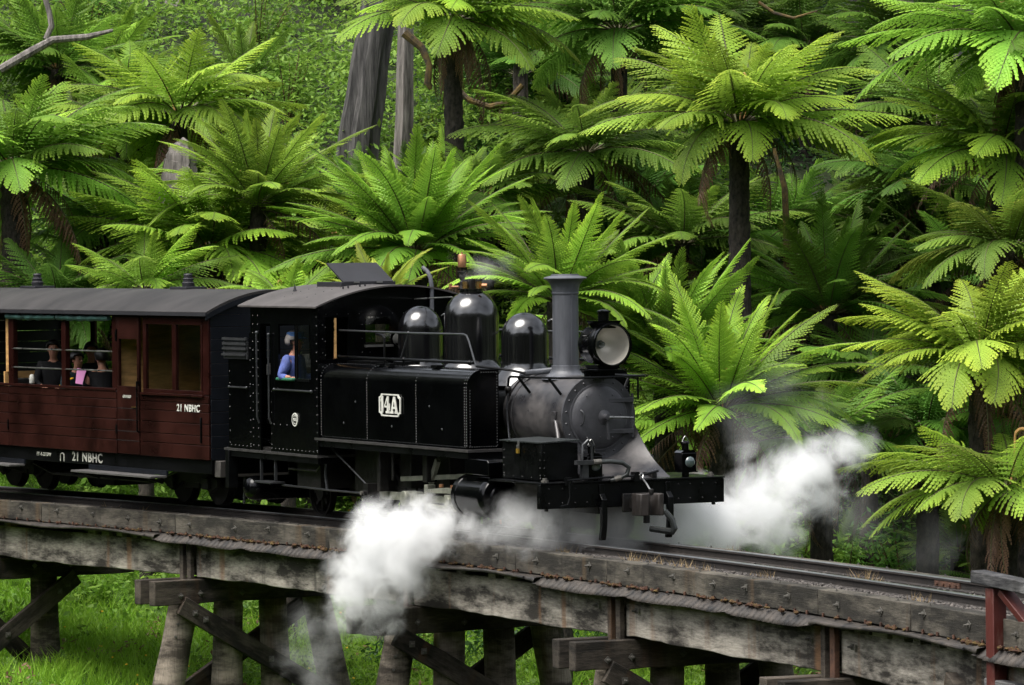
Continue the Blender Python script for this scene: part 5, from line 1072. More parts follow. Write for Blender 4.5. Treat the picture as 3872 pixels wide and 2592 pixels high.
# tool box
tb = P_(MB().box(2.93, 3.90, -1.125, -.64, .79, 1.225), 'tool_box', 'satin', bevel=.006)
P_(MB().add([(2.90, -1.15, 1.226), (3.92, -1.15, 1.226), (3.92, -.62, 1.245), (2.90, -.62, 1.245), (2.90, -1.15, 1.240), (3.92, -1.15, 1.240), (3.92, -.62, 1.262), (2.90, -.62, 1.262)], [(0, 3, 2, 1), (4, 5, 6, 7), (0, 1, 5, 4), (1, 2, 6, 5), (2, 3, 7, 6), (3, 0, 4, 7)]), 'tool_box_lid', mat('greenish_black_lid', (.014, .017, .017), .42, var=.25, vscale=4), tb)
P_(MB().box(3.36, 3.40, -1.155, -1.145, 1.13, 1.24).tube([(3.365, -1.16, 1.15), (3.365, -1.165, 1.19), (3.395, -1.165, 1.19), (3.395, -1.16, 1.15)], .006, 5), 'hasp', 'steel', tb)
P_(MB().box(3.355, 3.405, -1.172, -1.150, 1.095, 1.15), 'padlock', 'pad', tb)
r = MB(); r.rivets([(2.97 + .225 * k, -1.125, .82) for k in range(5)] + [(3.86, -1.125, .85 + .09 * k) for k in range(5)] + [(2.97, -1.125, .85 + .09 * k) for k in range(5)], .008, (0, -1, 0)); r.rivets([(3.90, -1.09, .85 + .09 * k) for k in range(5)], .008, (1, 0, 0))
P_(r, 'box_rivets', bpy.data.materials['rivet_paint'], tb, kind='stuff')
P_(MB().box(2.3, 3.95, -1.13, -.5, .735, .757), 'box_shelf', 'satin')
# number plate 14A
def nplate():
    x0, x1, z0, z1, y = -.28, .32, 1.425, 1.705, -1.131; c = .045
    def outline(i):
        a0, a1, b0, b1 = x0 + i, x1 - i, z0 + i * .6, z1 - i * .6; cc = .060; cz = .040; pts = []
        for (cx_, cz_, s1, s2) in ((a0, b0, 1, 1), (a1, b0, -1, 1), (a1, b1, -1, -1), (a0, b1, 1, -1)):
            seq = [(cx_ + s1 * cc * math.cos(t), cz_ + s2 * cz * math.sin(t)) for t in [math.pi / 2 * k / 5 for k in range(6)]]
            pts += seq[::-1] if (s1 * s2) > 0 and False else (seq if (s1, s2) in ((-1, 1), (1, -1)) else seq[::-1])
        return pts
    # order corners counter-clockwise
    def ol(i):
        a0, a1, b0, b1 = x0 + i, x1 - i, z0 + i * .55, z1 - i * .55; cc, cz = .060, .040; T = [math.pi / 2 * k / 5 for k in range(6)]; p = []
        p += [(a0 + cc * math.sin(t), b0 + cz * math.cos(t)) for t in T]            # lower left (from side to bottom)
        p += [(a1 - cc * math.cos(t), b0 + cz * math.sin(t)) for t in T]
        p += [(a1 - cc * math.sin(t), b1 - cz * math.cos(t)) for t in T]
        p += [(a0 + cc * math.cos(t), b1 - cz * math.sin(t)) for t in T]
        return p
    o = P_(MB().prism(ol(0), 'y', y - .012, y - .001), 'number_plate', 'black', tk)
    A, B = ol(0), ol(.030); n = len(A); m = MB(); V = [(q[0], y - .022, q[1]) for q in A] + [(q[0], y - .022, q[1]) for q in B] + [(q[0], y - .008, q[1]) for q in A] + [(q[0], y - .008, q[1]) for q in B]
    F = []
    for i in range(n):
        j = (i + 1) % n; F += [(i, j, n + j, n + i), (i, 2 * n + i, 2 * n + j, j), (n + i, n + j, 3 * n + j, 3 * n + i)]
    m.add(V, F); P_(m, 'plate_border', 'white', o)
    # glyphs traced as slab-serif shapes in plate units (0..1, 0..1)
    g1 = [(.015, .80), (.07, .88), (.10, .985), (.16, .985), (.148, .75), (.165, .30), (.14, .06), (.105, .03), (.065, .12), (.05, .30), (.065, .72), (.02, .64)]
    g4 = [(.35, .98), (.43, .98), (.43, .45), (.455, .45), (.455, .58), (.495, .58), (.495, .20), (.465, .20), (.45, .35), (.43, .35), (.43, .17), (.48, .15), (.48, .03), (.28, .03), (.28, .15), (.34, .17), (.34, .35), (.21, .35), (.21, .45)]
    gA = [(.66, .98), (.75, .98), (.86, .15), (.91, .14), (.91, .03), (.73, .03), (.73, .14), (.765, .17), (.75, .30), (.645, .30), (.63, .16), (.67, .14), (.67, .03), (.51, .03), (.51, .14), (.545, .16)]
    for gname, gp in (('digit', g1), ('digit', g4), ('letter', gA)):
        pts = [(x0 + .030 + (x1 - x0 - .055) * a, z0 + .030 + (z1 - z0 - .055) * b) for a, b in gp]
        P_(MB().prism(pts, 'y', y - .020, y - .011), gname, 'white', o)
    dk = MB().prism([(x0 + .03 + .545 * q, z0 + .03 + .225 * w) for q, w in ((.343, .78), (.343, .46), (.265, .46))], 'y', y - .0215, y - .0205).prism([(x0 + .03 + .545 * q, z0 + .03 + .225 * w) for q, w in ((.70, .72), (.735, .42), (.665, .42))], 'y', y - .0215, y - .0205)
    P_(dk, 'counters', 'black', o)
nplate()
# ================================================================== carriage (local x forward from the front end, near side y = -1.04)
CA = math.atan2(.0886496, .9960629)
car = empty('passenger_carriage', (-5.39220, -.18409, .0), CA); tag(car, 'maroon timber carriage 21 NBHC with dark arched roof and open-sided seats', 'carriage')
def K_(mb, name, m, parent=None, **kw): return mb.build(name, m, parent or car, **kw)
HW = 1.04; CL = -8.25
ZP = [.66, .86, .99, 1.15, 1.31, 1.43, 1.55]
def side(s):
    yo = s * HW; y0, y1 = (yo, yo + .045) if s < 0 else (yo - .045, yo); yp = (yo - .006, yo + .02) if s < 0 else (yo - .02, yo + .006)
    w = empty('body_side'); w.parent = car
    # planks: each board its own piece
    for a, b in ((CL, -6.02), (-6.02, -2.65), (-1.955, 0.0)):
        for z0, z1 in zip(ZP[:-1], ZP[1:]):
            if z1 == 1.55: z1 = 1.545
            K_(MB().box(a + .004, b - .004, yp[0], yp[1], z0 + .005, z1 - .004), 'plank', 'maroon', w, bevel=.004)
    K_(MB().box(CL, -2.65, y0 + s * 0, y1, .67, 1.54).box(-1.955, 0, y0, y1, .67, 1.54) if s > 0 else MB().box(CL, -2.65, y0 + .018, y1, .67, 1.54).box(-1.955, -.02, y0 + .018, y1, .67, 1.54), 'inner_lining', 'maroondk', w)
    for a, b in ((CL, CL + .16), (-7.30, -7.16), (-6.02, -5.86), (-4.33, -4.20), (-2.78, -2.64)):
        K_(MB().box(a, b, y0, y1 + (.03 if s < 0 else 0), 1.55, 2.60), 'pillar', 'maroondk', w, bevel=.004)
    K_(MB().box(-.165, 0, y0, y1, 1.55, 2.60), 'corner_post', 'maroondk', w, bevel=.004)
    K_(MB().box(CL, 0, y0, y1, 2.60, 2.655), 'cant_rail', 'maroondk', w)
    for a, b in ((-6.02, -2.65), (CL, -6.03)):
        K_(MB().box(a, b, yo - .02, yo + .05, 1.548, 1.585), 'window_ledge', 'maroondk', w, bevel=.004)
    # guard's window
    yc = yo + (-s) * .02
    K_(MB().box(-1.85, -.165, yo - .012, yo + .035, 1.55, 1.60).box(-1.85, -.165, yo - .012, yo + .035, 2.50, 2.60).box(-1.85, -1.76, yo - .012, yo + .035, 1.60, 2.50).box(-.205, -.166, yo - .012, yo + .035, 1.60, 2.50).box(-1.01, -.90, yo - .012, yo + .035, 1.60, 2.50), 'window_frame', 'maroondk', w, bevel=.003)
    for a, b in ((-1.76, -1.01), (-.90, -.205)): K_(MB().box(a, b, yc - .003, yc + .003, 1.60, 2.50), 'window_pane', 'glass', w)
    K_(MB().box(-1.90, -.12, yo - .04, yo + .01, 1.515, 1.548), 'window_sill', 'maroondk', w, bevel=.004)
    # guard's door
    d = K_(MB().box(-2.62, -1.975, yo - .010, yo + .03, .67, 1.62).box(-2.62, -2.565, yo - .010, yo + .03, 1.62, 2.60).box(-2.03, -1.975, yo - .010, yo + .03, 1.62, 2.60).box(-2.565, -2.03, yo - .010, yo + .03, 2.28, 2.60), 'guard_door', 'maroon', w, bevel=.004)
    for z in ZP[1:5]: K_(MB().box(-2.615, -1.98, yo - .0125, yo - .009, z - .003, z + .003), 'groove', 'dark', d)
    if s < 0:
        K_(MB().tube([(-1.965, yo - .05, 1.70), (-1.965, yo - .05, 1.0), (-1.965, yo, .98)], .013, 7).box(-1.975, -1.955, yo - .05, yo, 1.66, 1.70), 'grab_rail', 'satin', w)
        K_(MB().box(-2.16, -2.03, yo - .03, yo - .012, 1.325, 1.34), 'door_handle', 'brass', d)
        K_(MB().box(-.205, -.185, yo - .035, yo - .006, .89, 1.24), 'corner_handle', 'satin', w, bevel=.004)
        for a, b in ((-6.03, -4.45), (-4.42, -2.82)):
            n = 18; K_(MB().tube([(a + (b - a) * k / n, yo - .015 + .006 * math.sin(k * 1.3), 2.575 - .012 * math.sin(math.pi * k / n) + .004 * math.sin(k * 2.1)) for k in range(n + 1)], [.042 + .006 * math.sin(k * 1.7) for k in range(n + 1)], 10), 'rolled_blind', 'canvas', w)
        K_(MB().box(-2.64, -2.60, yo - .025, yo, 2.25, 2.42).box(-2.66, -2.62, yo - .025, yo, .95, 1.08).box(-6.05, -6.02, yo - .02, yo, .9, 1.05), 'door_hinges', 'satin', w)
    for a, b in ((-5.86, -4.33), (-4.20, -2.78)):
        for z in (2.10, 1.825): K_(MB().cyl((a - .06, yo + .01, z), (b + .04, yo + .01, z), .011, 7), 'safety_bar', 'steel', w)
    return w
near = side(-1); side(1)
flat_text('21 NBHC', .135, -.56, 1.355, -HW - .0115, near, 'white', .0024, 1.08)
flat_text('GUARD', .052, -2.32, 1.475, -HW - .0165, near, 'lettering', .0016, 1.25)
# ends
def end_wall(x0, x1):
    w = empty('end_wall'); w.parent = car
    zs = [.66 + .165 * k for k in range(13)]
    for z0, z1 in zip(zs[:-1], zs[1:]): K_(MB().box(x0, x1, -HW + .03, HW - .03, z0 + .002, z1 - .002), 'end_plank', 'endblack', w, bevel=.003)
    n = 20; poly = [(-HW + .03, zs[-1])] + [(HW - .03, zs[-1])] + [(HW * (1 - 2 * k / n), 2.64 + .28 * (1 - (1 - 2 * k / n) ** 2)) for k in range(1, n)]
    K_(MB().prism(poly, 'x', x0, x1), 'end_arch', 'endblack', w)
end_wall(-.03, .004); end_wall(CL, CL + .03)
# roof
ro = MB(); n = 32; RW = 1.115
def rz_(y): return 2.645 + .295 * (1 - (y / RW) ** 2)
prof = [(-RW + 2 * RW * k / n) for k in range(n + 1)]
poly = [(y, rz_(y)) for y in prof] + [(y, rz_(y) + .035) for y in reversed(prof)]
V = [(x, y, z) for x in np.linspace(CL - .08, .07, 14) for y, z in poly]; m_ = len(poly); F = []
for i in range(13):
    for k in range(m_): F.append((i * m_ + k, i * m_ + (k + 1) % m_, (i + 1) * m_ + (k + 1) % m_, (i + 1) * m_ + k))
F.append(tuple(range(m_))); F.append(tuple(13 * m_ + k for k in range(m_))); ro.add(V, F)
roof = K_(ro, 'roof', 'roof', sharp=40)
K_(MB().box(CL - .08, .07, -RW - .012, -RW + .02, 2.625, 2.672), 'gutter', 'hatch', roof)
K_(MB().box(CL - .08, .07, RW - .02, RW + .012, 2.625, 2.672), 'gutter', 'hatch', roof)
poly2 = [(y, rz_(y) - .075) for y in prof] + [(y, rz_(y) - .002) for y in reversed(prof)]
K_(MB().prism(poly2, 'x', .045, .075), 'roof_end_board', 'endblack', roof)
for x in (-2.42, -7.1):
    v = K_(MB().box(x - .24, x + .24, -.17, .17, 2.955, 3.005), 'roof_vent', 'hatch', roof, bevel=.005)
    K_(MB().lathe([(.085, 3.005), (.088, 3.03), (.092, 3.06), (.072, 3.075), (.072, 3.105), (.080, 3.115), (.060, 3.13), (.060, 3.165), (.066, 3.17), (.055, 3.19), (1e-4, 3.195)], (x, 0, 0), 'z', 18), 'vent_cowl', 'hatch', v)
K_(MB().add([(-1.9 + .09 * k, -.05 + .03 * math.sin(k * 2.), 2.975 + .01 * (k % 2)) for k in range(6)] + [(-1.9 + .09 * k, .02 + .03 * math.sin(k), 2.98) for k in range(6)], [(k, k + 1, k + 7, k + 6) for k in range(5)]), 'dead_leaves', 'deadfrond', roof)
# underframe
K_(MB().box(CL, -.02, -1.0, -.92, .47, .655), 'solebar', 'satin', bevel=.004); K_(MB().box(CL, -.02, .92, 1.0, .47, .655), 'solebar', 'endblack')
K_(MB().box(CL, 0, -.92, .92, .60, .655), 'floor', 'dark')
K_(MB().box(-.03, .13, -.95, .95, .43, .655), 'headstock', mat('grimy_headstock', (.040, .036, .032), .7, var=.4, vscale=5, bump=.2), bevel=.008)
K_(MB().box(.125, .45, -.07, .07, .44, .56), 'drawbar', 'under')
K_(MB().tube([(.10, -.55, .42), (.10, -.56, .30), (.09, -.56, .06)], .018, 7), 'drain_pipe', 'hose')
for a, b in ((-3.62, -1.24), (-7.9, -5.56)):
    st = K_(MB().box(a, b, -1.28, -1.02, .375, .405), 'footboard', mat('bleached_footboard', (.055, .052, .05), .8, var=.3, vscale=5, stretch=(.4, 3, 3)), bevel=.004)
    K_(MB().box(a + .08, b, -1.03, -1.0, .41, .475), 'footboard_back', 'endblack', st)
    for x in (a + .25, b - .25): K_(MB().beam((x, -1.2, .37), (x, -.95, .30), .05, .04).beam((x, -.96, .30), (x, -.96, .50), .05, .04, up=(1, 0, 0)), 'bracket', 'under', st)
K_(MB().tube([(-5.9, -.70, .40), (-5.3, -.70, .27), (-2.2, -.70, .27), (-1.5, -.70, .45)], .022, 8).tube([(-4.55, -.70, .27), (-4.40, -.70, .27), (-4.25, -.70, .27)], [.02, .045, .02], 8), 'truss_rod', 'under')
K_(MB().box(-4.75, -4.15, -.3, .3, .12, .47), 'battery_box', 'under')
for cx in (-1.30, -6.55):
    b = K_(MB().prism([(cx - .75, .26), (cx - .55, .17), (cx - .25, .30), (cx + .25, .30), (cx + .55, .17), (cx + .75, .26), (cx + .75, .36), (cx + .3, .47), (cx - .3, .47), (cx - .75, .36)], 'y', -.62, -.55).prism([(cx - .75, .26), (cx + .75, .26), (cx + .75, .36), (cx + .3, .47), (cx - .3, .47), (cx - .75, .36)], 'y', .55, .62).box(cx - .2, cx + .2, -.6, .6, .22, .45), 'bogie', 'under', bevel=.008)
    for wx in (cx - .5, cx + .5):
        for s in (-1, 1): K_(MB().lathe([(1e-4, -.04), (.30, -.04), (.30, .05), (.325, .055), (.325, .075), (1e-4, .075)], (wx, s * .42, .30), 'y', 28), 'wheel', 'under', b)
        K_(MB().box(wx - .09, wx + .09, -.68, -.62, .22, .38), 'axle_box', 'under', b, bevel=.01)
        K_(MB().cyl((wx, -.5, .30), (wx, .5, .30), .05, 10), 'axle', 'under', b)
flat_text('21 NBHC', .185, -3.63, .565, -1.003, car, 'lettering', .0032, 1.14)
flat_text('FY 4-20 UW', .075, -4.98, .568, -1.003, car, 'lettering', .0012, 1.05)
K_(MB().tube([(-4.455, -1.003, .49)] + [(-4.40 - .055 * math.cos(math.pi * k / 8), -1.003, .575 + .03 * math.sin(math.pi * k / 8)) for k in range(9)] + [(-4.345, -1.003, .49)], .010, 5), 'hoop_mark', 'lettering')
# interior
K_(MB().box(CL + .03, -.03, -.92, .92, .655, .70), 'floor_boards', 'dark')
K_(MB().box(-2.72, -2.68, -.98, .98, .70, 2.62), 'partition', 'tan')
K_(MB().box(-.20, -.16, -.98, .98, .70, 2.62), 'end_lining', 'tan')
K_(MB().box(-2.66, -2.1, .30, .90, .70, 2.1), 'guard_cupboard', 'tan')
K_(MB().box(-6.30, -6.26, -.98, .98, .70, 1.75).box(-6.28, -6.20, -.95, -.86, 1.75, 2.62), 'rear_partition', 'tan')
for x in (-5.95, -3.05):
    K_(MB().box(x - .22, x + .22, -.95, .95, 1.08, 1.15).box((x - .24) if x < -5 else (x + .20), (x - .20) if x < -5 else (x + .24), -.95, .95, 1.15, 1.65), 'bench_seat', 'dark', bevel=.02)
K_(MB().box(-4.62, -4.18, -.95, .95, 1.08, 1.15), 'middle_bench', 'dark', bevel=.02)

# ================================================================== people
def skin_obj(name, verts, edges, m, parent, roots, sub=2):
    me = bpy.data.meshes.new(name); me.from_pydata([v[0] for v in verts], edges, []); o = bpy.data.objects.new(name, me); COL.objects.link(o); o.parent = parent
    sk = o.modifiers.new('skin', 'SKIN'); sk.use_smooth_shade = True
    if not me.skin_vertices: 
        me.skin_vertices.new() if hasattr(me.skin_vertices, 'new') else None
    lay = me.skin_vertices[0].data if len(me.skin_vertices) else None
    for i, v in enumerate(verts):
        lay[i].radius = v[1] if isinstance(v[1], (tuple, list)) else (v[1], v[1]); lay[i].use_root = i in roots
    ss = o.modifiers.new('sub', 'SUBSURF'); ss.levels = sub; ss.render_levels = sub; me.materials.append(M[m]); return o
def person(label, loc, rz, J, top, legs, hair, hat=None, beard=False, parent_pose=None):
    "seated figure facing local +x; J holds elbows and hands; loc is the hip point"
    o = empty('person', loc, rz); tag(o, label, 'person'); V = []; E = []
    def a(p, r): V.append((tuple(p), r)); return len(V) - 1
    def e(i, j): E.append((i, j))
    ln = J.get('lean', .0); tl = J.get('turn', 0.0)
    pel = a((0, 0, .06), (.12, .15)); sp = a((.02 + ln * .3, 0, .26), (.105, .14)); ch = a((.02 + ln * .8, 0, .46), (.11, .155)); nk0 = a((.02 + ln, 0, .585), (.055, .06)); nk = a((.035 + ln * 1.1, 0, .632), .052)
    hx = .045 + ln * 1.2; jaw = a((hx + .025, 0, .690), (.066, .060)); hd = a((hx, 0, .765), (.092, .078)); tp = a((hx - .012, 0, .840), (.064, .058))
    for i, j in ((pel, sp), (sp, ch), (ch, nk0), (nk0, nk), (nk, jaw), (jaw, hd), (hd, tp)): e(i, j)
    arms = []
    for s in (-1, 1):
        sh = a((.02 + ln * .9, s * .185, .52), .062); el = a(J['el%+d' % s], .044); wr = a(J['ha%+d' % s], .030); e(ch, sh); e(sh, el); e(el, wr); arms.append((sh, el, wr))
    hips = []
    for s in (-1, 1):
        hp = a((.04, s * .09, .03), .085); kn = a((.43, s * .12, .07), .060); an = a((.40, s * .12, -.34), .042); to = a((.56, s * .13, -.40), .036); e(pel, hp); e(hp, kn); e(kn, an); e(an, to); hips.append((hp, kn, an))
    roots = [pel]
    for s, (sh, el, wr) in zip((-1, 1), arms):      # hands: palm and five fingers
        p = Vector(V[wr][0]); q = Vector(V[el][0]); d = (p - q).normalized(); sd = d.cross(Vector((0, 0, 1))).normalized(); dn = Vector((0, 0, -1))
        pm = a(p + d * .06, (.020, .034)); e(wr, pm)
        for k, off in enumerate((-.028, -.010, .010, .027)):
            b0 = a(p + d * .075 + sd * off, .010); b1 = a(p + d * (.125 - .006 * abs(k - 1)) + sd * off * 1.15 + dn * .010, .0085); b2 = a(p + d * (.150 - .008 * abs(k - 1)) + sd * off * 1.1 + dn * .035, .0075); e(b0, b1); e(b1, b2); roots.append(b0)
        t0 = a(p + d * .035 + sd * .030 * s, .011); t1 = a(p + d * .075 + sd * .055 * s, .009); e(t0, t1); roots.append(t0)
    body = skin_obj('body', V, E, 'skin', o, roots)
    # clothes: shirt over torso and sleeves, trousers
    V2 = []; E2 = []
    def a2(i, k, dz=0): r = V[i][1]; r = r if isinstance(r, tuple) else (r, r); mr_ = max(r) * k + .014; V2.append((tuple(Vector(V[i][0]) + Vector((0, 0, dz))), (mr_, mr_))); return len(V2) - 1
    c = [a2(i, 1.07) for i in (pel, sp, ch)]; E2 += [(c[0], c[1]), (c[1], c[2])]; nn = a2(nk0, 1.35, -.02); E2.append((c[2], nn))
    for sh, el, wr in arms:
        x = a2(sh, 1.30); y = a2(el, 1.12); V2.append((tuple(Vector(V[el][0]).lerp(Vector(V[wr][0]), .93)), (.042, .042))); z = len(V2) - 1; E2 += [(c[2], x), (x, y), (y, z)]
    skin_obj('top', V2, E2, top, o, [0])
    V3 = []; E3 = []; 
    for hp, kn, an in hips:
        b = len(V3)
        for i in (hp, kn, an): r = V[i][1]; V3.append((V[i][0], (r * 1.12 + .006,) * 2))
        E3 += [(b, b + 1), (b + 1, b + 2)]
    skin_obj('trousers', V3, E3, legs, o, [0, 3])
    # face and hair
    f = MB(); f.add([(hx + .085, 0, .78), (hx + .090, -.014, .742), (hx + .112, 0, .745), (hx + .090, .014, .742), (hx + .085, 0, .732)], [(0, 1, 2), (0, 2, 3), (1, 4, 2), (2, 4, 3)])
    for s in (-1, 1): f.sphere((hx - .005, s * .078, .755), .026, 8, 6, (.7, .4, 1.1))
    f.build('nose_and_ears', 'skin', o)
    ey = MB()
    for s in (-1, 1): ey.sphere((hx + .078, s * .030, .775), .011, 8, 6)
    ey.build('eyes', 'hair', o)
    MB().box(hx + .080, hx + .0865, -.022, .022, .707, .713).build('mouth', mat('lips', (.30, .10, .08), .5) if 'lips' not in bpy.data.materials else bpy.data.materials['lips'], o)
    h = MB(); h.sphere((hx - .022, 0, .782), .112, 18, 12, (1.10, 1.02, 1.10)); rg = random.Random(label)
    keep = []
    for i, v in enumerate(h.v):
        x, y, z = v; cut = z < (.70 if x < hx - .02 else .765) or (x > hx + .040 and z < .825)
        if hair == 'long' and x < hx + .01 and z > .70: cut = False
        keep.append(not cut); h.v[i] = (x + rg.uniform(-.004, .004), y + rg.uniform(-.004, .004), z + rg.uniform(-.004, .006))
    h.f = [q for q in h.f if all(keep[i] for i in q)]; h.mi = [0] * len(h.f)
    ho = h.build('hair', 'greyhair' if hat else 'hair', o); so = ho.modifiers.new('t', 'SOLIDIFY'); so.thickness = .012
    if hat:
        hm = MB(); hm.lathe([(.108, .800), (.112, .81), (.114, .84), (.118, .875), (.104, .890), (1e-4, .894)], (hx - .01, 0, 0), 'z', 24); hb = hm.build('cap', hat, o)
        MB().add([(hx + .06, -.075, .815), (hx + .15, -.05, .806), (hx + .165, 0, .804), (hx + .15, .05, .806), (hx + .06, .075, .815), (hx + .06, -.075, .821), (hx + .15, -.05, .812), (hx + .165, 0, .810), (hx + .15, .05, .812), (hx + .06, .075, .821)], [(4, 3, 2, 1, 0), (5, 6, 7, 8, 9), (0, 1, 6, 5), (1, 2, 7, 6), (2, 3, 8, 7), (3, 4, 9, 8)]).build('peak', hat, hb)
    return o
def cw(x, y, z): v = Matrix.Rotation(CA, 4, 'Z') @ Vector((x, y, z)); return (v.x - 5.3922, v.y - .18409, v.z)
drv = person('driver in blue shirt and light blue cap leaning at the cab window', (-3.22, -1.0, 1.545), .75, {'el-1': (-.02, -.25, .30), 'ha-1': (.10, -.30, .30), 'el+1': (.10, .26, .28), 'ha+1': (.36, .15, .30), 'lean': .05}, 'denim', 'denim', 'short', 'capblue')
person('dark-haired passenger in black at the left open window', cw(-5.66, -.48, 1.32), CA - .5, {'el-1': (.10, -.26, .25), 'ha-1': (.30, -.16, .22), 'el+1': (.10, .26, .25), 'ha+1': (.32, .12, .22), 'lean': .03}, 'darkcloth', 'darkcloth', 'long')
person('passenger in dark teal jacket with a yellow stripe and pale jeans', cw(-5.02, -.50, 1.17), CA + .2, {'el-1': (.10, -.26, .27), 'ha-1': (.34, -.10, .36), 'el+1': (.10, .26, .27), 'ha+1': (.34, .10, .36), 'lean': .06}, 'tealcloth', 'jeans', 'short')
person('passenger in black sitting farthest from the open windows', cw(-5.60, .10, 1.28), CA - .3, {'el-1': (.10, -.26, .25), 'ha-1': (.30, -.12, .20), 'el+1': (.10, .26, .25), 'ha+1': (.30, .12, .20), 'lean': .02}, 'darkcloth', 'darkcloth', 'long')
person('dark-haired passenger in a black jacket holding a pink paper', cw(-4.10, -.48, 1.22), CA + math.pi - .25, {'el-1': (.12, -.24, .28), 'ha-1': (.32, -.07, .40), 'el+1': (.12, .24, .28), 'ha+1': (.32, .08, .42), 'lean': .05}, 'darkcloth', 'darkcloth', 'short')
pp = MB().add([(-.15, 0, -.10), (.14, 0, -.13), (.16, .02, .09), (-.13, .02, .12), (-.15, .003, -.10), (.14, .003, -.13), (.16, .023, .09), (-.13, .023, .12)], [(0, 1, 2, 3), (7, 6, 5, 4), (0, 4, 5, 1), (1, 5, 6, 2), (2, 6, 7, 3), (3, 7, 4, 0)]).build('paper', 'pink'); pp.location = cw(-4.52, -.60, 1.70); pp.rotation_euler = (0, 0, CA + .3); tag(pp, 'pink paper held between two passengers', 'paper')
st = MB().tube([(-.30, 0, -.10), (-.1, -.02, -.03), (.12, -.01, .02)], .014, 6).build('strap', 'yellow'); st.location = cw(-4.70, -.72, 1.66); st.rotation_euler = (0, 0, CA); tag(st, 'yellow bag strap across the teal passenger', 'strap')
bt = MB().lathe([(.035, 0), (.04, .01), (.04, .09), (.03, .12), (.015, .13), (1e-4, .132)], n=14).build('flask', 'white'); bt.location = cw(-5.62, -.86, 1.586); tag(bt, 'small white flask on the ledge of the left open window', 'flask')
# ================================================================== steam (volumes)
def steam(name, label, puffs, density, noise_scale=3.2, amp=1.1, aniso=.15, soft=.55, pad=.12):
    "puffs: (u, v, depth, radius in picture units, weight)"
    P = []
    for u, v, d, rp, w in puffs: P.append((at(u, v, d), rp * d / 9622.0, w))
    lo = Vector([min(p[i] - r for p, r, w in P) - pad for i in range(3)]); hi = Vector([max(p[i] + r for p, r, w in P) + pad for i in range(3)]); c = (lo + hi) / 2
    m = bpy.data.materials.new(name + '_vapour'); m.use_nodes = True; t = m.node_tree; t.nodes.clear()
    out = _n(t, 'ShaderNodeOutputMaterial'); vol = _n(t, 'ShaderNodeVolumePrincipled'); vol.inputs['Color'].default_value = (.985, .988, .99, 1); vol.inputs['Anisotropy'].default_value = aniso
    t.links.new(vol.outputs[0], out.inputs['Volume'])
    tc = _n(t, 'ShaderNodeTexCoord'); nz = _n(t, 'ShaderNodeTexNoise'); nz.inputs['Scale'].default_value = noise_scale; nz.inputs['Detail'].default_value = 7; nz.inputs['Roughness'].default_value = .68; nz.inputs['Distortion'].default_value = .6
    t.links.new(tc.outputs['Object'], nz.inputs['Vector'])
    cur = None
    for p, r, w in P:
        dd = _n(t, 'ShaderNodeVectorMath', operation='DISTANCE'); t.links.new(tc.outputs['Object'], dd.inputs[0]); dd.inputs[1].default_value = p - c
        k = _n(t, 'ShaderNodeMath', operation='MULTIPLY_ADD'); t.links.new(dd.outputs['Value'], k.inputs[0]); k.inputs[1].default_value = -w / r; k.inputs[2].default_value = w
        if cur is None: cur = k.outputs[0]
        else:
            mx = _n(t, 'ShaderNodeMath', operation='SMOOTH_MAX'); t.links.new(cur, mx.inputs[0]); t.links.new(k.outputs[0], mx.inputs[1]); mx.inputs[2].default_value = .15; cur = mx.outputs[0]
    a = _n(t, 'ShaderNodeMath', operation='MULTIPLY_ADD'); t.links.new(nz.outputs['Fac'], a.inputs[0]); a.inputs[1].default_value = amp; a.inputs[2].default_value = -.5 * amp - .10
    s = _n(t, 'ShaderNodeMath', operation='ADD'); t.links.new(cur, s.inputs[0]); t.links.new(a.outputs[0], s.inputs[1])
    mr = _n(t, 'ShaderNodeMapRange'); mr.interpolation_type = 'SMOOTHSTEP'; mr.inputs[1].default_value = 0; mr.inputs[2].default_value = soft; mr.inputs[3].default_value = 0; mr.inputs[4].default_value = density; t.links.new(s.outputs[0], mr.inputs[0])
    gate = _n(t, 'ShaderNodeMapRange'); gate.inputs[1].default_value = -.02; gate.inputs[2].default_value = .12; t.links.new(cur, gate.inputs[0])
    fin = _n(t, 'ShaderNodeMath', operation='MULTIPLY'); t.links.new(mr.outputs[0], fin.inputs[0]); t.links.new(gate.outputs[0], fin.inputs[1]); t.links.new(fin.outputs[0], vol.inputs['Density'])
    h = (hi - lo) / 2; o = MB().box(-h.x, h.x, -h.y, h.y, -h.z, h.z).build(name, m); o.location = c; tag(o, label, None, None, 'stuff'); return o
steam('steam_plume', 'dense white steam blown from the near cylinder over the bridge edge',
      [(1120, 1214, 50.5, 40, .7), (1075, 1206, 50.7, 56, .9), (1010, 1205, 51.0, 88, 1.0), (970, 1172, 51.1, 60, .8), (940, 1220, 51.3, 104, 1.15), (865, 1228, 51.6, 104, 1.1), (835, 1192, 51.7, 60, .8), (920, 1285, 51.5, 108, 1.1), (848, 1300, 51.7, 104, 1.1), (810, 1355, 51.8, 88, .9), (870, 1395, 51.8, 80, .8), (795, 1410, 51.9, 64, .65), (790, 1300, 51.9, 64, .65)], 11.0, 3.6, 2.2, soft=1.25)
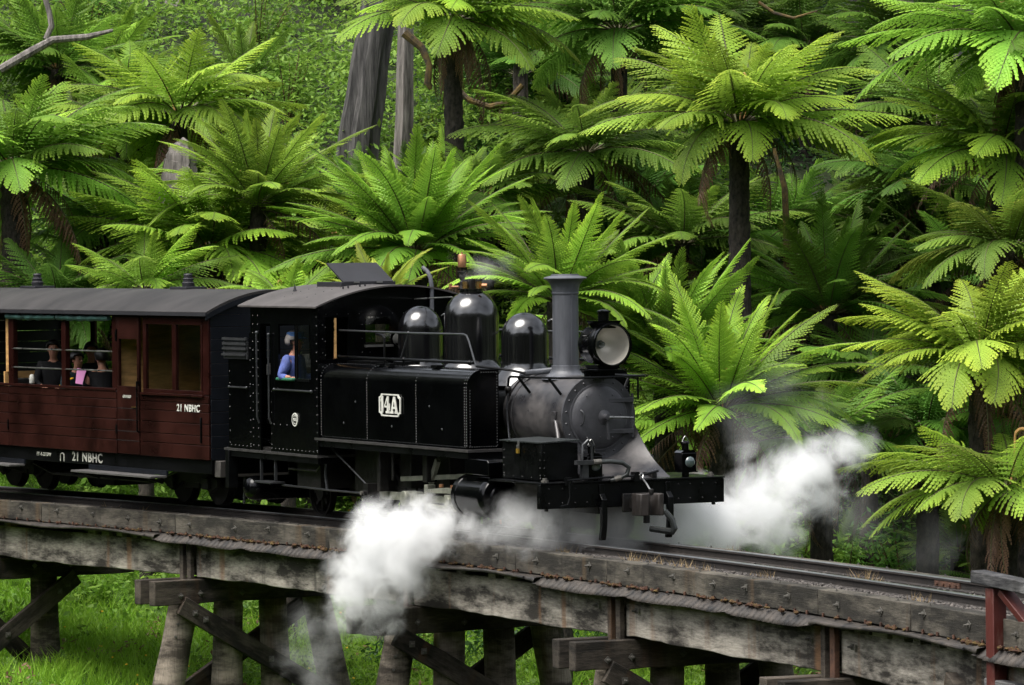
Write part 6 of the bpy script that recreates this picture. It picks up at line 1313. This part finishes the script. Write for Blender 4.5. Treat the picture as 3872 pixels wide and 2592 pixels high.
steam('steam_under_beam', 'thin bluish steam drifting under the front beam',
      [(1120, 1222, 50.4, 56, .8), (1180, 1195, 49.7, 96, .8), (1230, 1205, 49.5, 104, .8), (1290, 1210, 49.7, 104, .8), (1350, 1208, 49.9, 108, 1.0), (1410, 1205, 50.0, 112, 1.15), (1470, 1205, 50.1, 112, 1.25), (1525, 1200, 50.3, 108, 1.3), (1200, 1150, 49.9, 66, .6), (1340, 1235, 49.0, 44, .5)], 5.0, 3.0, 1.6, soft=1.25)
steam('steam_cloud', 'white steam billowing out beyond the far end of the beam',
      [(1530, 1210, 50.7, 96, 1.45), (1590, 1180, 50.8, 108, 1.5), (1600, 1130, 50.9, 60, 1.0), (1650, 1190, 51.0, 108, 1.25), (1660, 1235, 51.0, 76, 1.0), (1720, 1175, 51.3, 108, 1.1), (1730, 1110, 51.4, 90, .85), (1790, 1150, 51.6, 104, 1.0), (1780, 1215, 51.6, 84, .8), (1810, 1090, 51.8, 100, .95), (1870, 1070, 52.0, 96, .9), (1880, 1130, 52.0, 80, .7), (1925, 1035, 52.2, 80, .75), (1965, 1015, 52.4, 66, .6), (1700, 1050, 51.6, 60, .5)], 8.0, 2.6, 2.2, soft=1.3)
steam('steam_wisp', 'faint steam wisp hanging around the piles at the bottom', [(700, 1440, 52.4, 80, .7), (735, 1500, 52.4, 76, .75), (670, 1500, 52.4, 70, .6), (720, 1560, 52.4, 70, .65), (760, 1430, 52.2, 60, .7)], 2.0, 3.2, 1.5, soft=1.2)
steam('steam_haze', 'thin steam haze lingering behind the track at the right', [(1950, 1180, 54, 130, .6), (2130, 1250, 54, 110, .55), (1780, 880, 55, 120, .5), (1690, 960, 54, 120, .65), (1850, 960, 55, 130, .55), (1750, 1010, 53, 110, .7)], .55, 1.5, 1.3, soft=1.1, pad=.05)
steam('whistle_steam', 'small puff of steam beside the whistle', [(1105, 622, 53.0, 52, .8), (1150, 612, 53.4, 50, .5), (1070, 632, 52.8, 26, .6)], 2.0, 5, 1.4, soft=1.1)
